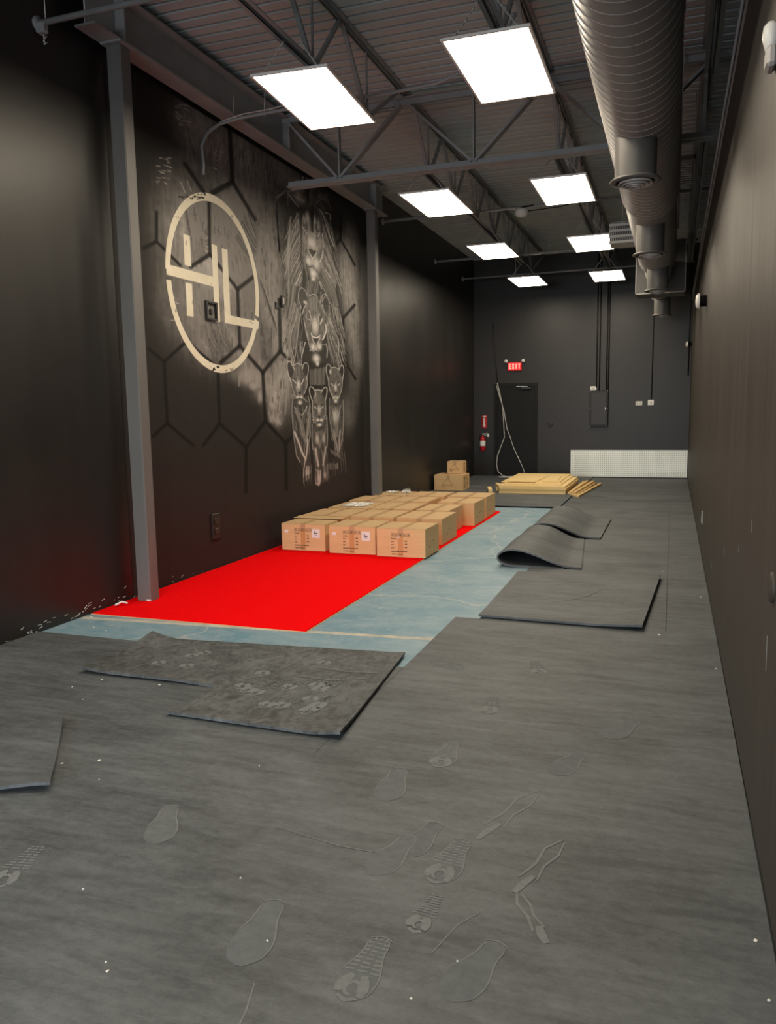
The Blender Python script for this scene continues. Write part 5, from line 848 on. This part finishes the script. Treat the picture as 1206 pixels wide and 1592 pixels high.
# flat board on the gap behind the front left carton
MB().bev(-4.21,-3.60,8.47,8.66,Z0+H+.006,Z0+H+.014,.002).build('cardboard_sheet',M['cardtop'],origin=(-3.9,8.5,Z0+H),label='loose flat cardboard strip lying behind the lid of the front left carton',cat='cardboard')
def film(x0,x1,y0,y1,z,label,h=.02,seed=1):
    r=random.Random(seed); mb=MB(); nx,ny=18,14; vs=[]
    for j in range(ny+1):
        for i in range(nx+1): u,v=i/nx,j/ny; e=min(u,1-u,v,1-v); vs.append((x0+(x1-x0)*u+r.uniform(-.008,.008),y0+(y1-y0)*v+r.uniform(-.008,.008),z+.001+abs(r.gauss(0,h))*(min(1,e*5)+.1)))
    mb.add(vs,[(j*(nx+1)+i,j*(nx+1)+i+1,(j+1)*(nx+1)+i+1,(j+1)*(nx+1)+i) for j in range(ny) for i in range(nx)])
    return mb.build('plastic_film',M['plastic'],origin=(x0,y0,z),label=label,cat='plastic wrap',fix=False)
film(-4.15,-3.80,9.72,10.15,Z0+H+.002,'crumpled clear plastic film on the left carton of the third row',.008,3)
film(-3.88,-3.76,11.48,11.62,Z0+H+.002,'small white crumpled plastic ball on the back left carton',.028,5)
film(-4.15,-3.98,11.5,11.7,Z0+H+.002,'flat scrap of white plastic at the wall end of the back left carton',.008,7)
# two cartons stacked near the back left corner
carton('cardboard_box',-4.29,-3.735,14.7,15.25,.0305,.30,'wide open-topped carton under a smaller one near the back left corner','stacked cartons in the back corner',side=True,tall=True)
carton('cardboard_box',-4.10,-3.80,14.95,15.25,.3315,.24,'small upper carton standing on the wide one in the back corner','stacked cartons in the back corner',side=True,tall=True)

# ------------------------------------------------------------------ wood pile
rnd=random.Random(3); z=.031
def board(x0,x1,y0,y1,z0,th,label,rot=0,group='plywood sheets in the pile',name='plywood_sheet',m='ply'):
    cx,cy=(x0+x1)/2,(y0+y1)/2; o=MB().bev(x0,x1,y0,y1,z0+.0005,z0+th,.0015).build(name,M[m],origin=(cx,cy,z0),label=label,cat='plywood' if name=='plywood_sheet' else 'board',group=group)
    o.rotation_euler=(0,0,rot); return o
ths=[.034,.034,.034,.034]
words=['bottom','second from bottom','third from bottom','top full-size']
for k,th in enumerate(ths):
    dx=rnd.uniform(-.015,.015); board(-2.97+dx,-1.77+dx,14.42+rnd.uniform(-.012,.012),16.45,z,th,words[k]+' full-size plywood sheet of the wood pile',0); z+=th+.003
zt=z
board(-2.93,-1.88,14.62,16.5,zt,.016,'slightly smaller plywood sheet lying on the full-size sheets',.0)
board(-3.02,-1.95,14.80,16.75,zt+.018,.014,'upper plywood sheet reaching farthest back on the pile',.015)
board(-2.86,-2.34,14.75,16.0,zt+.034,.012,'left small top piece of plywood with a dark edge',-.05)
board(-2.30,-2.02,14.86,16.1,zt+.034,.012,'right small top piece of plywood on the pile',.06)
for k,(xf,yf,ang,ln,zz) in enumerate(((-1.715,14.45,-.012,2.3,.016),(-1.655,14.35,-.035,2.4,.016),(-1.595,14.22,-.058,2.4,.016),(-1.535,14.12,-.080,2.4,.016),(-1.69,14.5,-.03,2.2,.052),(-1.615,14.35,-.055,2.3,.052))):
    cx,cy=xf-math.sin(ang)*ln/2,yf+ln/2
    board(cx-.028,cx+.028,cy-ln/2,cy+ln/2,max(zz,.0305) if k<1 else zz,.034,['leftmost lower','second lower','third lower','rightmost lower','left upper','right upper'][k]+' narrow wooden board beside the plywood pile',ang,'narrow boards right of the pile','wooden_board','plyedge')
for k,(x,y,w,l,h,a,lab) in enumerate(((-3.22,14.75,.07,.55,.06,.25,'short wood block at the left end of the pile, lower'),(-3.12,15.3,.09,.9,.06,.1,'longer wood block behind the short one left of the pile'),(-3.08,14.9,.06,.5,.06,.35,'splintered pale offcut leaning at the left of the pile'))):
    board(x-w/2,x+w/2,y-l/2,y+l/2,.031+(.062 if k==2 else 0),h,lab,a,'wood offcuts left of the pile','wood_offcut')
o=MB().tube([(-3.62,17.55,.055),(-3.0,17.5,.06)],.022,10).build('white_tube',M['cable'],origin=(-3.3,17.5,.055),label='white tube lying behind the wood pile',cat='tube')

# ------------------------------------------------------------------ paint chips and scraps on the floor
pts=[(-2.43,2.83,.020),(-2.57,2.75,.013),(-2.3,2.67,.006),(-3.17,3.76,.012),(-2.78,3.78,.012),(-3.25,3.6,.008),(-3.05,3.45,.008),(-2.95,3.1,.006),(-1.81,1.99,.009),(-1.10,1.95,.007),(-.05,5.66,.016),(-1.47,1.69,.009),(-.54,2.04,.006),(-.62,1.86,.006),(-1.34,2.21,.006),(-1.5,1.72,.006),(-.9,1.62,.007),(-.05,7.9,.015),(.25,6.9,.012),(-4.28,5.0,.02),(-4.2,5.2,.022),(-4.05,4.75,.012),(-3.9,4.7,.012),(-1.7,3.0,.007),(-2.2,1.75,.008),(-2.6,2.2,.007),(.28,5.0,.010),(.27,2.4,.012),(.28,2.15,.010)]
rnd=random.Random(8)
for k,(x,y,s) in enumerate(pts):
    s*=.62
    zb=T if not(y>4.55 and x<-1.6) else 0
    if -3.3<x<-2.45 and 3.83<y<4.6: zb=.03
    n=rnd.choice([4,5,5]); a0=rnd.uniform(0,6); pg=[(x+s*rnd.uniform(.6,1.2)*math.cos(a0+2*PI*q/n),y+s*rnd.uniform(.6,1.2)*math.sin(a0+2*PI*q/n)) for q in range(n)]
    MB().prism(pg,zb+.0006,zb+.0030).build('paint_chip',M['chipm'],origin=(x,y,zb),label='tiny white paint chip scattered on the floor',cat='debris',group='paint chips scattered on the floor')
o=MB().tube([(-4.27,5.28,.03),(-4.25,5.34,.045),(-4.21,5.36,.03)],.009,6).build('paper_scrap',M['chipm'],origin=(-4.25,5.3,.02),label='curled white scrap at the wall beside the carpet corner',cat='debris')
